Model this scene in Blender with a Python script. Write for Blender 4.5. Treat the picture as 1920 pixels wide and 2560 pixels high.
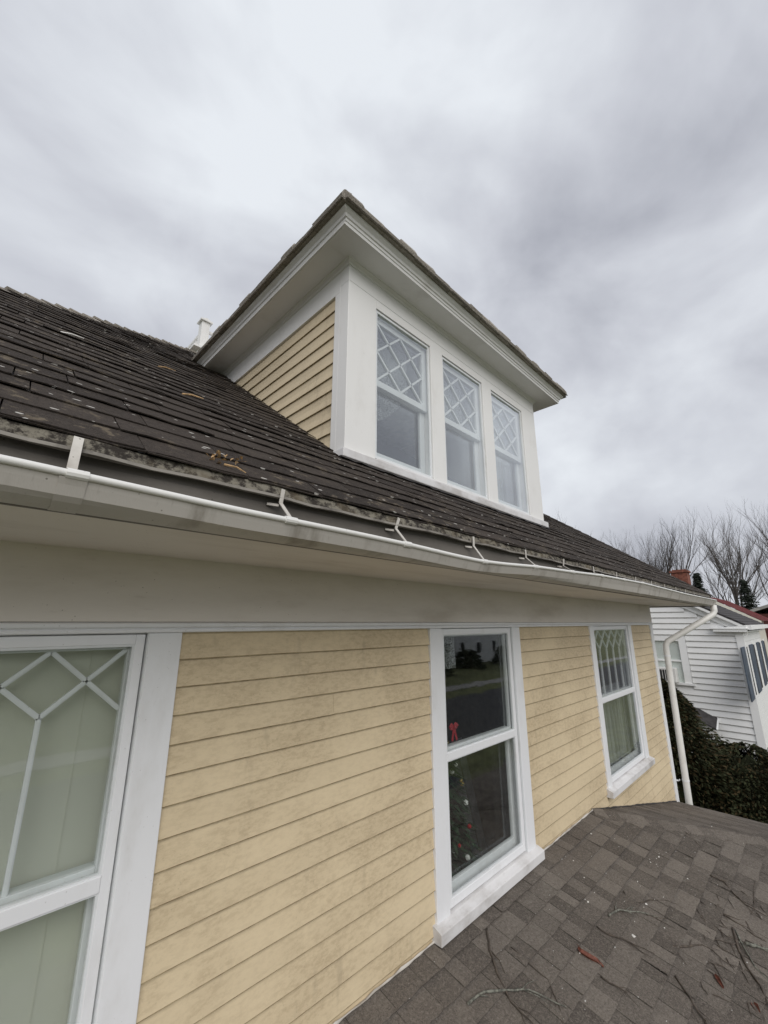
import bpy, bmesh, math, random
from mathutils import Vector, Matrix
R = math.radians
random.seed(7)
for o in list(bpy.data.objects): bpy.data.objects.remove(o)
SC = bpy.context.scene
COL = SC.collection

# ------------------------------------------------------------------ camera
FPX = 1043.7                                   # focal length in photo pixels (1920 x 2560)
YAW, PITCH, ROLL = 0.7826, 0.2567, 0.0017
CAM = Vector((-0.7297, -2.0248, 0.0490))
fw = Vector((math.sin(YAW)*math.cos(PITCH), math.cos(YAW)*math.cos(PITCH), math.sin(PITCH)))
rt = Vector((math.cos(YAW), -math.sin(YAW), 0)); up = rt.cross(fw)
RT = rt*math.cos(ROLL)+up*math.sin(ROLL); UP = up*math.cos(ROLL)-rt*math.sin(ROLL)
cd = bpy.data.cameras.new('camera'); cam = bpy.data.objects.new('camera', cd); COL.objects.link(cam)
cd.sensor_fit = 'HORIZONTAL'; cd.sensor_width = 36; cd.lens = 36*FPX/1920; cd.clip_start = .02; cd.clip_end = 2000
cam.matrix_world = Matrix(((RT.x, UP.x, -fw.x, CAM.x), (RT.y, UP.y, -fw.y, CAM.y), (RT.z, UP.z, -fw.z, CAM.z), (0, 0, 0, 1)))
SC.camera = cam
def ray(px, py): return fw+RT*((px-960)/FPX)-UP*((py-1280)/FPX)
def hit(px, py, n, c):                          # pixel ray -> plane n.p = c (a real surface of the scene)
    d = ray(px, py); n = Vector(n); return CAM+d*((c-n.dot(CAM))/n.dot(d))
def pix(p):
    q = Vector(p)-CAM; z = q.dot(fw)
    if z < .05: return None
    return (960+FPX*q.dot(RT)/z, 1280-FPX*q.dot(UP)/z)

# ------------------------------------------------------------------ sky, sun, exposure
SUN_DIR = Vector((-0.42, -0.72, 0.60)).normalized()
W = bpy.data.worlds.new('World'); SC.world = W; W.use_nodes = True
wn = W.node_tree; wn.nodes.clear(); wl = wn.links
def wnode(t, **k):
    n = wn.nodes.new(t)
    for a, b in k.items(): setattr(n, a, b)
    return n
tc = wnode('ShaderNodeTexCoord'); sp = wnode('ShaderNodeSeparateXYZ'); wl.new(tc.outputs['Generated'], sp.inputs[0])
def wm(op, a, b=None):
    n = wnode('ShaderNodeMath', operation=op)
    for i, v in enumerate((a, b)):
        if v is None: continue
        if isinstance(v, (int, float)): n.inputs[i].default_value = v
        else: wl.new(v, n.inputs[i])
    return n.outputs[0]
zz = wm('ADD', wm('MAXIMUM', sp.outputs[2], 0.0), 0.55)
cx = wm('DIVIDE', sp.outputs[0], zz); cy = wm('DIVIDE', sp.outputs[1], zz)
cb = wnode('ShaderNodeCombineXYZ'); wl.new(cx, cb.inputs[0]); wl.new(cy, cb.inputs[1])
mp = wnode('ShaderNodeMapping'); wl.new(cb.outputs[0], mp.inputs[0])
mp.inputs['Rotation'].default_value = (0, 0, R(-38)); mp.inputs['Scale'].default_value = (1.35, 1.35, 1); mp.inputs['Location'].default_value = (7.4, 4.1, 0.9)
mp2 = wnode('ShaderNodeMapping'); wl.new(tc.outputs['Generated'], mp2.inputs[0]); mp2.inputs['Rotation'].default_value = (R(20), R(-25), R(30)); mp2.inputs['Scale'].default_value = (1.5, 2.1, 3.0); mp2.inputs['Location'].default_value = (2.7, 1.1, 4.4)
n1 = wnode('ShaderNodeTexNoise'); wl.new(mp2.outputs[0], n1.inputs['Vector'])
n1.inputs['Scale'].default_value = 1.25; n1.inputs['Detail'].default_value = 6; n1.inputs['Roughness'].default_value = .48; n1.inputs['Distortion'].default_value = .35
n2 = wnode('ShaderNodeTexNoise'); wl.new(mp.outputs[0], n2.inputs['Vector'])
n2.inputs['Scale'].default_value = 3.6; n2.inputs['Detail'].default_value = 8; n2.inputs['Roughness'].default_value = .56; n2.inputs['Distortion'].default_value = .4
cl = wm('ADD', wm('MULTIPLY', n1.outputs[0], .82), wm('MULTIPLY', n2.outputs[0], .18))
rp = wnode('ShaderNodeValToRGB'); wl.new(cl, rp.inputs[0])
e = rp.color_ramp.elements; e[0].position = .345; e[0].color = (.345, .358, .405, 1); e[1].position = .675; e[1].color = (.68, .71, .75, 1)
m_ = rp.color_ramp.elements.new(.49); m_.color = (.495, .512, .56, 1)
sky = wnode('ShaderNodeTexSky', sky_type='NISHITA'); sky.sun_disc = False
sky.sun_elevation = math.asin(SUN_DIR.z); sky.sun_rotation = math.atan2(SUN_DIR.x, SUN_DIR.y); sky.air_density = 1.5; sky.dust_density = 4
b1 = wnode('ShaderNodeBackground'); wl.new(sky.outputs[0], b1.inputs[0]); b1.inputs[1].default_value = .05
b2 = wnode('ShaderNodeBackground'); wl.new(rp.outputs[0], b2.inputs[0]); b2.inputs[1].default_value = 1.0
mx = wnode('ShaderNodeMixShader'); mx.inputs[0].default_value = .96; wl.new(b1.outputs[0], mx.inputs[1]); wl.new(b2.outputs[0], mx.inputs[2])
wo = wnode('ShaderNodeOutputWorld'); wl.new(mx.outputs[0], wo.inputs[0])
sd = bpy.data.lights.new('sun', 'SUN'); so = bpy.data.objects.new('sun', sd); COL.objects.link(so)
sd.energy = 1.5; sd.angle = R(50); sd.color = (1, .97, .93)
so.rotation_euler = SUN_DIR.to_track_quat('Z', 'Y').to_euler()
SC.render.engine = 'CYCLES'
vs = SC.view_settings; vs.view_transform = 'Standard'; vs.look = 'None'; vs.exposure = 0.3; vs.gamma = 1

# ------------------------------------------------------------------ materials
MATS = {}
class NT:
    def __init__(s, name):
        s.m = bpy.data.materials.new(name); s.m.use_nodes = True; s.t = s.m.node_tree; s.t.nodes.clear()
        s.out = s.t.nodes.new('ShaderNodeOutputMaterial'); MATS[name] = s.m
        s.tc = None
    def n(s, t, **k):
        n = s.t.nodes.new(t)
        for a, b in k.items(): setattr(n, a, b)
        return n
    def set(s, n, i, v):
        if v is None: return
        if hasattr(v, 'bl_rna') or hasattr(v, 'is_linked'): s.t.links.new(v, n.inputs[i])
        else: n.inputs[i].default_value = v
    def math(s, op, a, b=None, clamp=False):
        n = s.n('ShaderNodeMath', operation=op); n.use_clamp = clamp; s.set(n, 0, a); s.set(n, 1, b); return n.outputs[0]
    def vec(s, scale=(1, 1, 1), rot=(0, 0, 0), coord='obj'):
        if s.tc is None: s.tc = s.n('ShaderNodeNewGeometry')
        m = s.n('ShaderNodeMapping'); s.t.links.new(s.tc.outputs['Position'], m.inputs[0])
        m.inputs['Scale'].default_value = scale; m.inputs['Rotation'].default_value = rot; return m.outputs[0]
    def noise(s, scale, detail=4, rough=.55, sc3=(1, 1, 1), dist=0, rot=(0, 0, 0)):
        n = s.n('ShaderNodeTexNoise'); s.set(n, 'Vector', s.vec(sc3, rot)); n.inputs['Scale'].default_value = scale
        n.inputs['Detail'].default_value = detail; n.inputs['Roughness'].default_value = rough; n.inputs['Distortion'].default_value = dist
        return n.outputs[0]
    def voro(s, scale, sc3=(1, 1, 1), rnd=1.0):
        n = s.n('ShaderNodeTexVoronoi'); s.set(n, 'Vector', s.vec(sc3)); n.inputs['Scale'].default_value = scale; n.inputs['Randomness'].default_value = rnd
        return n.outputs['Distance']
    def ramp(s, f, lo, hi):           # smooth 0..1 between lo and hi
        n = s.n('ShaderNodeMapRange'); n.interpolation_type = 'SMOOTHSTEP'; s.set(n, 0, f); n.inputs[1].default_value = lo; n.inputs[2].default_value = hi
        return n.outputs[0]
    def mix(s, f, a, b, mode='MIX'):
        n = s.n('ShaderNodeMix', data_type='RGBA', blend_type=mode); s.set(n, 0, f)
        s.set(n, 6, a if hasattr(a, 'is_linked') else (*a, 1)); s.set(n, 7, b if hasattr(b, 'is_linked') else (*b, 1)); return n.outputs[2]
    def done(s, col, rough=.6, bump=None, bs=.3, bd=.004, metal=0, spec=.5, trans=None):
        p = s.n('ShaderNodeBsdfPrincipled'); s.set(p, 'Base Color', col if hasattr(col, 'is_linked') else (*col, 1)); s.set(p, 'Roughness', rough)
        p.inputs['Metallic'].default_value = metal; p.inputs['Specular IOR Level'].default_value = spec
        if bump is not None:
            b = s.n('ShaderNodeBump'); s.set(b, 'Height', bump); b.inputs['Strength'].default_value = bs; b.inputs['Distance'].default_value = bd
            s.t.links.new(b.outputs[0], p.inputs['Normal'])
        s.t.links.new(p.outputs[0], s.out.inputs[0]); s.p = p; return s.m

def white_paint(name, base, dirt, amt=.5, sc3=(1, 1, 1), rough=.5, lo=.52, hi=.78):
    t = NT(name); a = t.noise(3.5, 6, .62, sc3); b = t.noise(38, 4, .6, sc3)
    f = t.math('MULTIPLY', t.ramp(a, lo, hi), amt); c = t.mix(f, base, dirt)
    c = t.mix(t.math('MULTIPLY', t.ramp(b, .60, .80), amt*.45), c, dirt)
    k = t.voro(46); c = t.mix(t.math('MULTIPLY', t.math('LESS_THAN', k, .10), t.math('MULTIPLY', t.ramp(t.noise(6, 2), .52, .6), amt)), c, tuple(x*.6 for x in dirt))
    v = t.noise(1.1, 2); c = t.mix(t.math('MULTIPLY', t.ramp(v, .3, .7), .10), c, tuple(x*.72 for x in base))
    return t.done(c, rough, t.math('ADD', t.noise(120, 3, .6, sc3), t.noise(18, 3, .6, sc3)), .2, .002)
white_paint('white_trim', (.82, .825, .84), (.46, .43, .38), .35, (1, 1, .35))
white_paint('white_soffit', (.79, .735, .675), (.46, .40, .33), .65, (.25, 1, 1), .6, .45, .8)
white_paint('white_dormer', (.82, .81, .79), (.50, .47, .42), .35, (1, 1, .5))
white_paint('white_sash', (.74, .76, .77), (.42, .40, .36), .5, (1, 1, 1), .5, .5, .8)
white_paint('white_sill', (.74, .73, .73), (.36, .33, .30), .75, (.6, 1, 1), .6, .42, .7)
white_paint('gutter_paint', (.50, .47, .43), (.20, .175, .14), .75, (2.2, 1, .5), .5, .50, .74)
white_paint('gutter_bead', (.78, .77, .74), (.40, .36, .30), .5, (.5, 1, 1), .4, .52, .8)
white_paint('strap_metal', (.62, .59, .54), (.28, .24, .20), .8, (1, 1, 1), .5, .4, .7)
white_paint('neighbour_white', (.88, .88, .87), (.60, .58, .55), .35, (1, .5, 1))
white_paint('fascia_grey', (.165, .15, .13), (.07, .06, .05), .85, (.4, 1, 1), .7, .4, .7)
white_paint('cream_trim', (.74, .71, .62), (.48, .45, .38), .4)

def siding(name, base, mild, streak, amt):
    t = NT(name)
    a = t.noise(1.5, 4, .6, (.8, 1, 1.1)); g = t.noise(48, 5, .72, (.45, 1, 1.1)); s_ = t.noise(95, 3, .7); ob = t.n('ShaderNodeObjectInfo').outputs['Random']
    bl = t.ramp(a, .36, .66)
    c = t.mix(t.math('MULTIPLY', bl, amt*.55), base, mild)
    c = t.mix(t.math('MULTIPLY', t.ramp(g, .40, .66), t.math('MULTIPLY', t.math('ADD', bl, .25), amt)), c, mild)
    c = t.mix(t.math('MULTIPLY', t.ramp(s_, .58, .74), t.math('MULTIPLY', bl, .8)), c, streak)
    e3 = t.noise(9, 4, .6, (1, 1, .30)); c = t.mix(t.math('MULTIPLY', t.ramp(e3, .58, .72), t.math('MULTIPLY', bl, .55)), c, streak)
    c = t.mix(t.math('MULTIPLY', ob, .16), c, tuple(x*.72 for x in base))
    d = t.noise(4.5, 4, .6, (1, 1, .25)); c = t.mix(t.math('MULTIPLY', t.ramp(d, .60, .75), .35), c, tuple(min(1, x*1.12) for x in base))
    return t.done(c, .62, t.math('ADD', t.noise(90, 4, .6, (.08, 1, 1)), t.math('MULTIPLY', t.noise(260, 2), .4)), .22, .002)
siding('yellow_siding', (.705, .58, .385), (.50, .395, .25), (.33, .265, .18), .85)
siding('yellow_siding_dormer', (.72, .60, .41), (.55, .45, .30), (.36, .29, .20), .5)

t = NT('shadow_grime_edge'); t.done(t.mix(t.ramp(t.noise(14, 5, .65), .35, .7), (.22, .16, .085), (.45, .36, .21)), .85)  # brown paints the shadow line under each clapboard, plus grime, onto its edge
t = NT('shadow_grime_edge_white'); t.done(t.mix(t.ramp(t.noise(14, 5, .65), .35, .7), (.26, .25, .23), (.50, .48, .45)), .85)  # grey strip for the white boards: their shadow lines painted in, with grime
def shingle(name, c1, c2, c3, spot, spotc, lich, lichc, use_attr):
    t = NT(name)
    if use_attr:
        a = t.n('ShaderNodeAttribute', attribute_name='tint'); rnd = a.outputs['Fac']
    else: rnd = t.n('ShaderNodeObjectInfo').outputs['Random']
    c = t.mix(t.ramp(rnd, .05, .95), c1, c2)
    c = t.mix(t.math('MULTIPLY', t.ramp(t.noise(1.6, 4), .45, .7), .55), c, c3)
    gg = t.noise(70, 5, .8); c = t.mix(t.math('MULTIPLY', t.ramp(gg, .50, .66), .55), c, tuple(x*1.7 for x in c2)); c = t.mix(t.math('MULTIPLY', t.ramp(gg, .50, .34), .55), c, tuple(x*.4 for x in c1))
    g = t.noise(330, 2, .7); c = t.mix(t.math('MULTIPLY', t.ramp(g, .42, .66), .45), c, tuple(x*1.9 for x in c2))
    c = t.mix(t.math('MULTIPLY', t.ramp(t.noise(240, 2), .5, .7), .5), c, tuple(x*.35 for x in c1))
    if lich:
        l = t.noise(16, 6, .72); l2 = t.noise(1.3, 3); 
        c = t.mix(t.math('MULTIPLY', t.ramp(l, .54, .66), t.math('MULTIPLY', t.ramp(l2, .38, .58), lich)), c, lichc)
    if spot:
        v = t.voro(21, (.55, 1, 1)); m = t.noise(2.3, 3); sz = t.noise(55, 2)
        f = t.math('MULTIPLY', t.math('LESS_THAN', t.math('ADD', v, t.math('MULTIPLY', sz, .28)), spot), t.ramp(m, .40, .50)); c = t.mix(f, c, spotc)
    return t.done(c, .92, t.math('ADD', t.math('MULTIPLY', g, .5), gg), .7, .006, spec=.2)
for a in (0, 1):
    sf = '_joined' if a else ''
    shingle('roof_shingle'+sf, (.023, .018, .015), (.053, .043, .036), (.017, .014, .012), .26, (.52, .50, .46), 1.0, (.145, .118, .085), a)
    shingle('porch_shingle'+sf, (.076, .065, .056), (.178, .156, .134), (.102, .086, .074), .17, (.62, .61, .58), .35, (.27, .25, .21), a)
    shingle('dormer_shingle'+sf, (.21, .19, .165), (.36, .33, .29), (.18, .165, .14), 0, None, .5, (.16, .16, .11), a)
t = NT('moss_edge'); l = t.noise(34, 6, .75, (.8, 1, 1)); l2 = t.noise(7, 4, .6)
c = t.mix(t.ramp(l, .42, .58), (.028, .022, .017), (.22, .20, .16)); c = t.mix(t.math('MULTIPLY', t.ramp(l2, .5, .68), .7), c, (.12, .095, .06))
t.done(c, .9, l, .8, .006)
t = NT('drip_lip'); c = t.mix(t.ramp(t.noise(9, 5, .65, (.6, 1, 1)), .45, .68), (.25, .23, .20), (.07, .06, .05)); t.done(c, .7)
def plain(name, col, rough=.6, var=.25, sc=12, metal=0, spec=.5):
    t = NT(name); return t.done(t.mix(t.ramp(t.noise(sc, 4), .3, .7), tuple(x*(1-var) for x in col), tuple(min(1, x*(1+var)) for x in col)), rough, t.noise(sc*6, 3), .2, .003, metal, spec)
plain('interior_wall', (.16, .145, .12)); plain('wood_floor', (.10, .06, .035)); plain('dark_board', (.035, .03, .028)); plain('roof_deck', (.03, .026, .022))
plain('bark_dark', (.085, .068, .054), .9, .35, 30); plain('bark_tree', (.075, .065, .058), .9, .3, 6); plain('bark_lichen', (.15, .15, .125), .9, .55, 60)
plain('leaf_red', (.16, .055, .035), .7, .4, 60); plain('leaf_tan', (.42, .27, .13), .7, .45, 60); plain('chip_white', (.68, .66, .62), .8, .2, 40)
plain('evergreen', (.030, .034, .016), .8, .5, 4, 0, .15); plain('evergreen_brown', (.060, .044, .021), .8, .4, 4, 0, .15); plain('spruce', (.035, .043, .032), .8, .3, 3, 0, .2)
plain('rhodo', (.10, .095, .055), .6, .4, 8); plain('blue_shutter', (.065, .085, .115), .6, .3, 3); plain('dark_shingle_far', (.052, .048, .048), .9, .3, 9)
plain('red_metal', (.20, .062, .062), .5, .18, 1.2); plain('brick_far', (.20, .075, .05), .9, .4, 14); plain('barn_red', (.09, .025, .02), .8, .3, 2)
plain('grass', (.11, .12, .045), .95, .35, 1.5); plain('asphalt', (.05, .05, .052), .9, .2, 3); plain('concrete', (.30, .29, .27), .9, .15, 2); plain('hill_mat', (.095, .08, .068), 1, .3, .2)
plain('hedge_mat', (.03, .045, .02), .9, .4, 3); plain('xmas_green', (.02, .05, .022), .7, .5, 30); plain('bow_red', (.36, .018, .025), .35, .1, 20); plain('ornament', (.60, .42, .12), .25, .4, 40, .8); plain('ornament_white', (.75, .75, .72), .4, .1, 20)
plain('ac_white', (.72, .71, .68), .5, .08, 6); plain('black_plastic', (.02, .02, .022), .5, .2, 10); plain('picture_grey', (.22, .23, .24), .5, .3, 8)
def cloth(name, col, alpha, sc=90):
    t = NT(name); d = t.n('ShaderNodeBsdfDiffuse'); t.set(d, 0, (*col, 1)); tl = t.n('ShaderNodeBsdfTranslucent'); t.set(tl, 0, (*col, 1))
    m = t.n('ShaderNodeMixShader'); m.inputs[0].default_value = .45; t.t.links.new(d.outputs[0], m.inputs[1]); t.t.links.new(tl.outputs[0], m.inputs[2])
    tr = t.n('ShaderNodeBsdfTransparent'); m2 = t.n('ShaderNodeMixShader')
    f = t.math('MULTIPLY', t.ramp(t.noise(sc, 3, .6), .35, .6), alpha, True); t.set(m2, 0, t.math('SUBTRACT', 1.0, f))
    t.t.links.new(m.outputs[0], m2.inputs[1]); t.t.links.new(tr.outputs[0], m2.inputs[2]); t.t.links.new(m2.outputs[0], t.out.inputs[0])
cloth('lace', (.85, .87, .86), .7, 110); cloth('sheer', (.82, .82, .82), .8, 900)
t = NT('shade_cloth'); c = t.mix(t.ramp(t.noise(1.5, 3), .3, .7), (.66, .64, .54), (.58, .575, .50)); t.done(c, .8, t.noise(300, 2), .1, .001)
def glass(name, boost, tint=(.93, .95, .94)):
    t = NT(name); tr = t.n('ShaderNodeBsdfTransparent'); t.set(tr, 0, (*tint, 1)); g = t.n('ShaderNodeBsdfGlossy'); t.set(g, 0, (.95, .97, 1, 1)); t.set(g, 1, .004)
    lw = t.n('ShaderNodeLayerWeight'); lw.inputs[0].default_value = .5
    fr = t.math('ADD', t.math('MULTIPLY', t.math('POWER', lw.outputs['Facing'], 5.0), .96), .04)
    b = t.n('ShaderNodeBump'); t.set(b, 'Height', t.noise(2.6, 2)); b.inputs['Strength'].default_value = .06; b.inputs['Distance'].default_value = .02
    t.t.links.new(b.outputs[0], g.inputs['Normal'])
    f = t.math('MULTIPLY', fr, boost, True); m = t.n('ShaderNodeMixShader'); t.set(m, 0, f)
    t.t.links.new(tr.outputs[0], m.inputs[1]); t.t.links.new(g.outputs[0], m.inputs[2]); t.t.links.new(m.outputs[0], t.out.inputs[0])
glass('glass', 1.5); glass('glass_storm', 2.0); glass('glass_dormer', 4.2)

# ------------------------------------------------------------------ mesh helpers
class MB:
    def __init__(s): s.v = []; s.f = []; s.t = []
    def add(s, vs, fs, tint=None):
        b = len(s.v); s.v += [tuple(v) for v in vs]; s.f += [tuple(i+b for i in f) for f in fs]
        if tint is not None: s.t += [tint]*len(fs)
        return s
    def box(s, x0, x1, y0, y1, z0, z1):
        return s.add([(x0, y0, z0), (x1, y0, z0), (x1, y1, z0), (x0, y1, z0), (x0, y0, z1), (x1, y0, z1), (x1, y1, z1), (x0, y1, z1)],
                     [(0, 3, 2, 1), (4, 5, 6, 7), (0, 1, 5, 4), (1, 2, 6, 5), (2, 3, 7, 6), (3, 0, 4, 7)])
    def obox(s, M, x0, x1, y0, y1, z0, z1):
        b = MB().box(x0, x1, y0, y1, z0, z1); return s.add([M @ Vector(v) for v in b.v], b.f)
    def prism(s, prof, a0, a1, axis='x', cap=True):   # profile of (p,q) swept along an axis; x:(y,z)  y:(x,z)  z:(x,y)
        mk = {'x': lambda a, p: (a, p[0], p[1]), 'y': lambda a, p: (p[0], a, p[1]), 'z': lambda a, p: (p[0], p[1], a)}[axis]
        n = len(prof); vs = [mk(a0, p) for p in prof]+[mk(a1, p) for p in prof]
        fs = [(i, (i+1) % n, (i+1) % n+n, i+n) for i in range(n)]
        if cap: fs += [tuple(range(n))[::-1], tuple(range(n, 2*n))]
        return s.add(vs, fs)
    def sweep(s, rings, closed=True, cap=True):
        n = len(rings[0]); vs = [p for r in rings for p in r]; fs = []
        for k in range(len(rings)-1):
            for i in range(n if closed else n-1):
                j = (i+1) % n; fs.append((k*n+i, k*n+j, (k+1)*n+j, (k+1)*n+i))
        if cap and closed: fs += [tuple(range(n))[::-1], tuple(range((len(rings)-1)*n, len(rings)*n))]
        return s.add(vs, fs)
    def tube(s, pts, rad, n=8, cap=True):
        pts = [Vector(p) for p in pts]; rad = rad if isinstance(rad, (list, tuple)) else [rad]*len(pts); rings = []
        a = None
        for i, p in enumerate(pts):
            d = (pts[min(i+1, len(pts)-1)]-pts[max(i-1, 0)]).normalized()
            if a is None: a = d.orthogonal().normalized()
            a = (a-d*a.dot(d)).normalized(); b = d.cross(a)
            rings.append([p+(a*math.cos(2*math.pi*k/n)+b*math.sin(2*math.pi*k/n))*rad[i] for k in range(n)])
        return s.sweep(rings, True, cap)
    def bar(s, p, q, w, t, nrm):                      # flat bar from p to q, width w across, thickness t along nrm (front at p)
        p = Vector(p); q = Vector(q); d = (q-p).normalized(); nrm = Vector(nrm); c = d.cross(nrm).normalized()*w/2; k = nrm.normalized()*t
        return s.add([p-c, p+c, q+c, q-c, p-c-k, p+c-k, q+c-k, q-c-k], [(0, 1, 2, 3), (7, 6, 5, 4), (0, 4, 5, 1), (1, 5, 6, 2), (2, 6, 7, 3), (3, 7, 4, 0)])
    def mesh(s, name, mat):
        me = bpy.data.meshes.new(name); me.from_pydata(s.v, [], s.f); me.materials.append(MATS[mat])
        bm = bmesh.new(); bm.from_mesh(me); bmesh.ops.recalc_face_normals(bm, faces=bm.faces); bm.to_mesh(me); bm.free()
        if s.t and len(s.t) == len(s.f):
            a = me.attributes.new('tint', 'FLOAT', 'FACE'); a.data.foreach_set('value', s.t)
        return me
def link(name, me, parent=None, M=None):
    o = bpy.data.objects.new(name, me); COL.objects.link(o)
    if parent is not None: o.parent = parent
    W_ = M if M is not None else Matrix.Identity(4)
    if parent is not None:
        o.matrix_parent_inverse = WM[parent.name].inverted()
    o.matrix_basis = W_; WM[o.name] = W_ if parent is None else W_
    return o
WM = {}
def build(name, mb, mat, parent=None, bevel=0, smooth=False, kind=None):
    o = link(name, mb.mesh(name, mat), parent)
    if smooth:
        for p in o.data.polygons: p.use_smooth = True
    if bevel:
        m = o.modifiers.new('bevel', 'BEVEL'); m.width = bevel; m.segments = 2; m.limit_method = 'ANGLE'
    if kind: o['kind'] = kind
    return o
def empty(name, loc, label, cat, group=None):
    o = bpy.data.objects.new(name, None); COL.objects.link(o); o.location = loc; o.empty_display_size = .2; WM[o.name] = Matrix.Translation(loc)
    return tag(o, label, cat, group)
def tag(o, label, cat, group=None):
    o['label'] = label; o['category'] = cat
    if group: o['group'] = group
    return o
def struct(o): o['kind'] = 'structure'; return o
def copy_tree(o, M):
    c = o.copy(); COL.objects.link(c); c.matrix_basis = M
    for ch in o.children:
        k = ch.copy(); COL.objects.link(k); k.parent = c; k.matrix_parent_inverse = ch.matrix_parent_inverse.copy(); k.matrix_basis = ch.matrix_basis.copy()
    return c

# ------------------------------------------------------------------ the ground and street
GZ = -5.4
struct(build('ground', MB().add([(-900, -900, GZ), (900, -900, GZ), (900, 900, GZ), (-900, 900, GZ)], [(0, 1, 2, 3)]), 'grass'))
struct(build('road', MB().add([(-400, -18, GZ+.004), (400, -18, GZ+.004), (400, -10.5, GZ+.004), (-400, -10.5, GZ+.004)], [(0, 1, 2, 3)]), 'asphalt'))
struct(build('sidewalk', MB().box(-400, 400, -21.2, -19.8, GZ-.1, GZ+.03), 'concrete'))
struct(build('driveway', MB().add([(8.8, -10.4, GZ+.008), (13.2, -10.4, GZ+.008), (13.2, 14, GZ+.008), (8.8, 14, GZ+.008)], [(0, 1, 2, 3)]), 'asphalt'))
hv = []; hf = []
for i in range(41):
    x = 25+i*8
    for j in range(9): hv.append((x, 26+j*16, GZ-.2+(1-math.exp(-j/3))*7.5*(.7+.3*math.sin(i*.35+j*.4))*(min(1, i/6))))
for i in range(40):
    for j in range(8): a = i*9+j; hf.append((a, a+9, a+10, a+1))
struct(build('hill', MB().add(hv, hf), 'hill_mat', smooth=True))

# ------------------------------------------------------------------ the yellow house
EXP = .1143                                   # clapboard exposure
XC = 7.70                                     # right corner of the front wall
XL = -2.70; YB = 10.46
S = .745; RZ0 = .502; RY0 = -.79              # main roof: slope and eave line (y, z)
def roofz(y): return RZ0+S*(y-RY0)
house = empty('yellow_house', (2.5, 3.0, GZ), 'pale yellow clapboard house with white trim, dark hip roof and dormer', 'house')
# wall sheathing with window openings
WINS = [(-1.66, 0.0, 'lattice'), (1.738, 3.070, 'plain'), (4.852, 6.525, 'lattice')]
ZS = -1.775                                   # top of the window sills
CW = .138
mb = MB(); xs = [XL]
for a, b, _ in WINS: xs += [a+CW-.01, b-CW+.01]
xs.append(XC-.02)
for i in range(0, len(xs), 2): mb.box(xs[i], xs[i+1], .012, .13, GZ, .34)
for a, b, _ in WINS: mb.box(a+CW-.01, b-CW+.01, .013, .129, GZ, ZS-.05)
mb.box(XC-.14, XC-.021, .131, YB, GZ, .34); mb.box(XL, XL+.12, .131, YB, GZ, .34); mb.box(XL, XC-.02, YB, YB+.12, GZ, .34)
wall = build('wall', mb, 'yellow_siding', house)
# clapboards, one piece per course and bay
def clapboard(x0, x1, k, parent, mat='yellow_siding', y=0.0, axis=None, z0=0.0, exp=EXP, butt=.012, nose=.0036):
    zb = z0-k*exp; zt = zb+exp+.012; n = max(2, int((x1-x0)/.35)); rings = []
    j0 = random.uniform(-.0012, .0012); r = random.Random(k*31+int(x0*100))
    for i in range(n+1):
        x = x0+(x1-x0)*i/n; w = r.uniform(-.0011, .0011); q = r.uniform(-.0012, .0012)
        pr = [(y-butt+w+.0006, zb+j0+q), (y+.001, zb+j0+q), (y+.0115, zb+j0+.004), (y+.0115, zt), (y+.004, zt), (y-butt+w, zb+j0+q+nose)]
        rings.append([(x, p[0], p[1]) if axis is None else axis(x, p[0], p[1]) for p in pr])
    o = build('clapboard', MB().sweep(rings), mat, parent); o.data.materials.append(MATS['shadow_grime_edge'])
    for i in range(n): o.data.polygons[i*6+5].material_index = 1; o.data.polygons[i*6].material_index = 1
    return o
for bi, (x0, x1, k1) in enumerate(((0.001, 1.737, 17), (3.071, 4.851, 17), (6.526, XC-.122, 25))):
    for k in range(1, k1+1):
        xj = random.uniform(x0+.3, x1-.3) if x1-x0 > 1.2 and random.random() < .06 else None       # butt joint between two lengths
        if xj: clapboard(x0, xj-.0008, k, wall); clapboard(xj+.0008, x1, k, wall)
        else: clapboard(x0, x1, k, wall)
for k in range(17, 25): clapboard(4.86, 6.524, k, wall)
build('corner_board', MB().box(XC-.12, XC, -.022, .012, GZ+.6, 0.0).box(XC, XC+.022, -.022, .13, GZ+.6, 0.0), 'white_trim', house, .003)
# frieze, moulding, soffit, fascia
SOF = .325; FY = -.745                        # soffit height, fascia plane
FRX = XC-FY                                   # fascia on the right side
build('frieze_board', MB().box(XL, XC+.004, -.024, .012, .046, SOF+.02).box(XC-.021, XC+.024, -.0235, YB, .046, SOF+.02), 'white_soffit', house, .002)
build('frieze_moulding', MB().prism([(-.022, 0.0), (-.034, .004), (-.034, .014), (-.028, .018), (-.040, .026), (-.040, .038), (-.030, .044), (.01, .044), (.01, 0.0)], XL, XC+.014), 'white_trim', house)
sv = MB()
sv.box(XL+FY, FRX-.002, FY+.002, FY+.105, SOF, SOF+.02).box(XL+FY, FRX-.002, FY+.1056, -.0205, SOF+.0008, SOF+.02)
sv.box(XC+.024, FRX-.002, -.02, YB-FY, SOF, SOF+.02); sv.box(XL+FY, XL, -.02, YB-FY, SOF, SOF+.02)
build('soffit', sv, 'white_soffit', house)
build('fascia', MB().box(XL+FY, FRX, FY-.018, FY, SOF-.016, RZ0-.035).box(FRX, FRX+.018, FY-.018, YB-FY, SOF-.016, RZ0-.035).box(XL+FY-.018, XL+FY, FY-.018, YB-FY, SOF-.016, RZ0-.035), 'fascia_grey', house)
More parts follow.
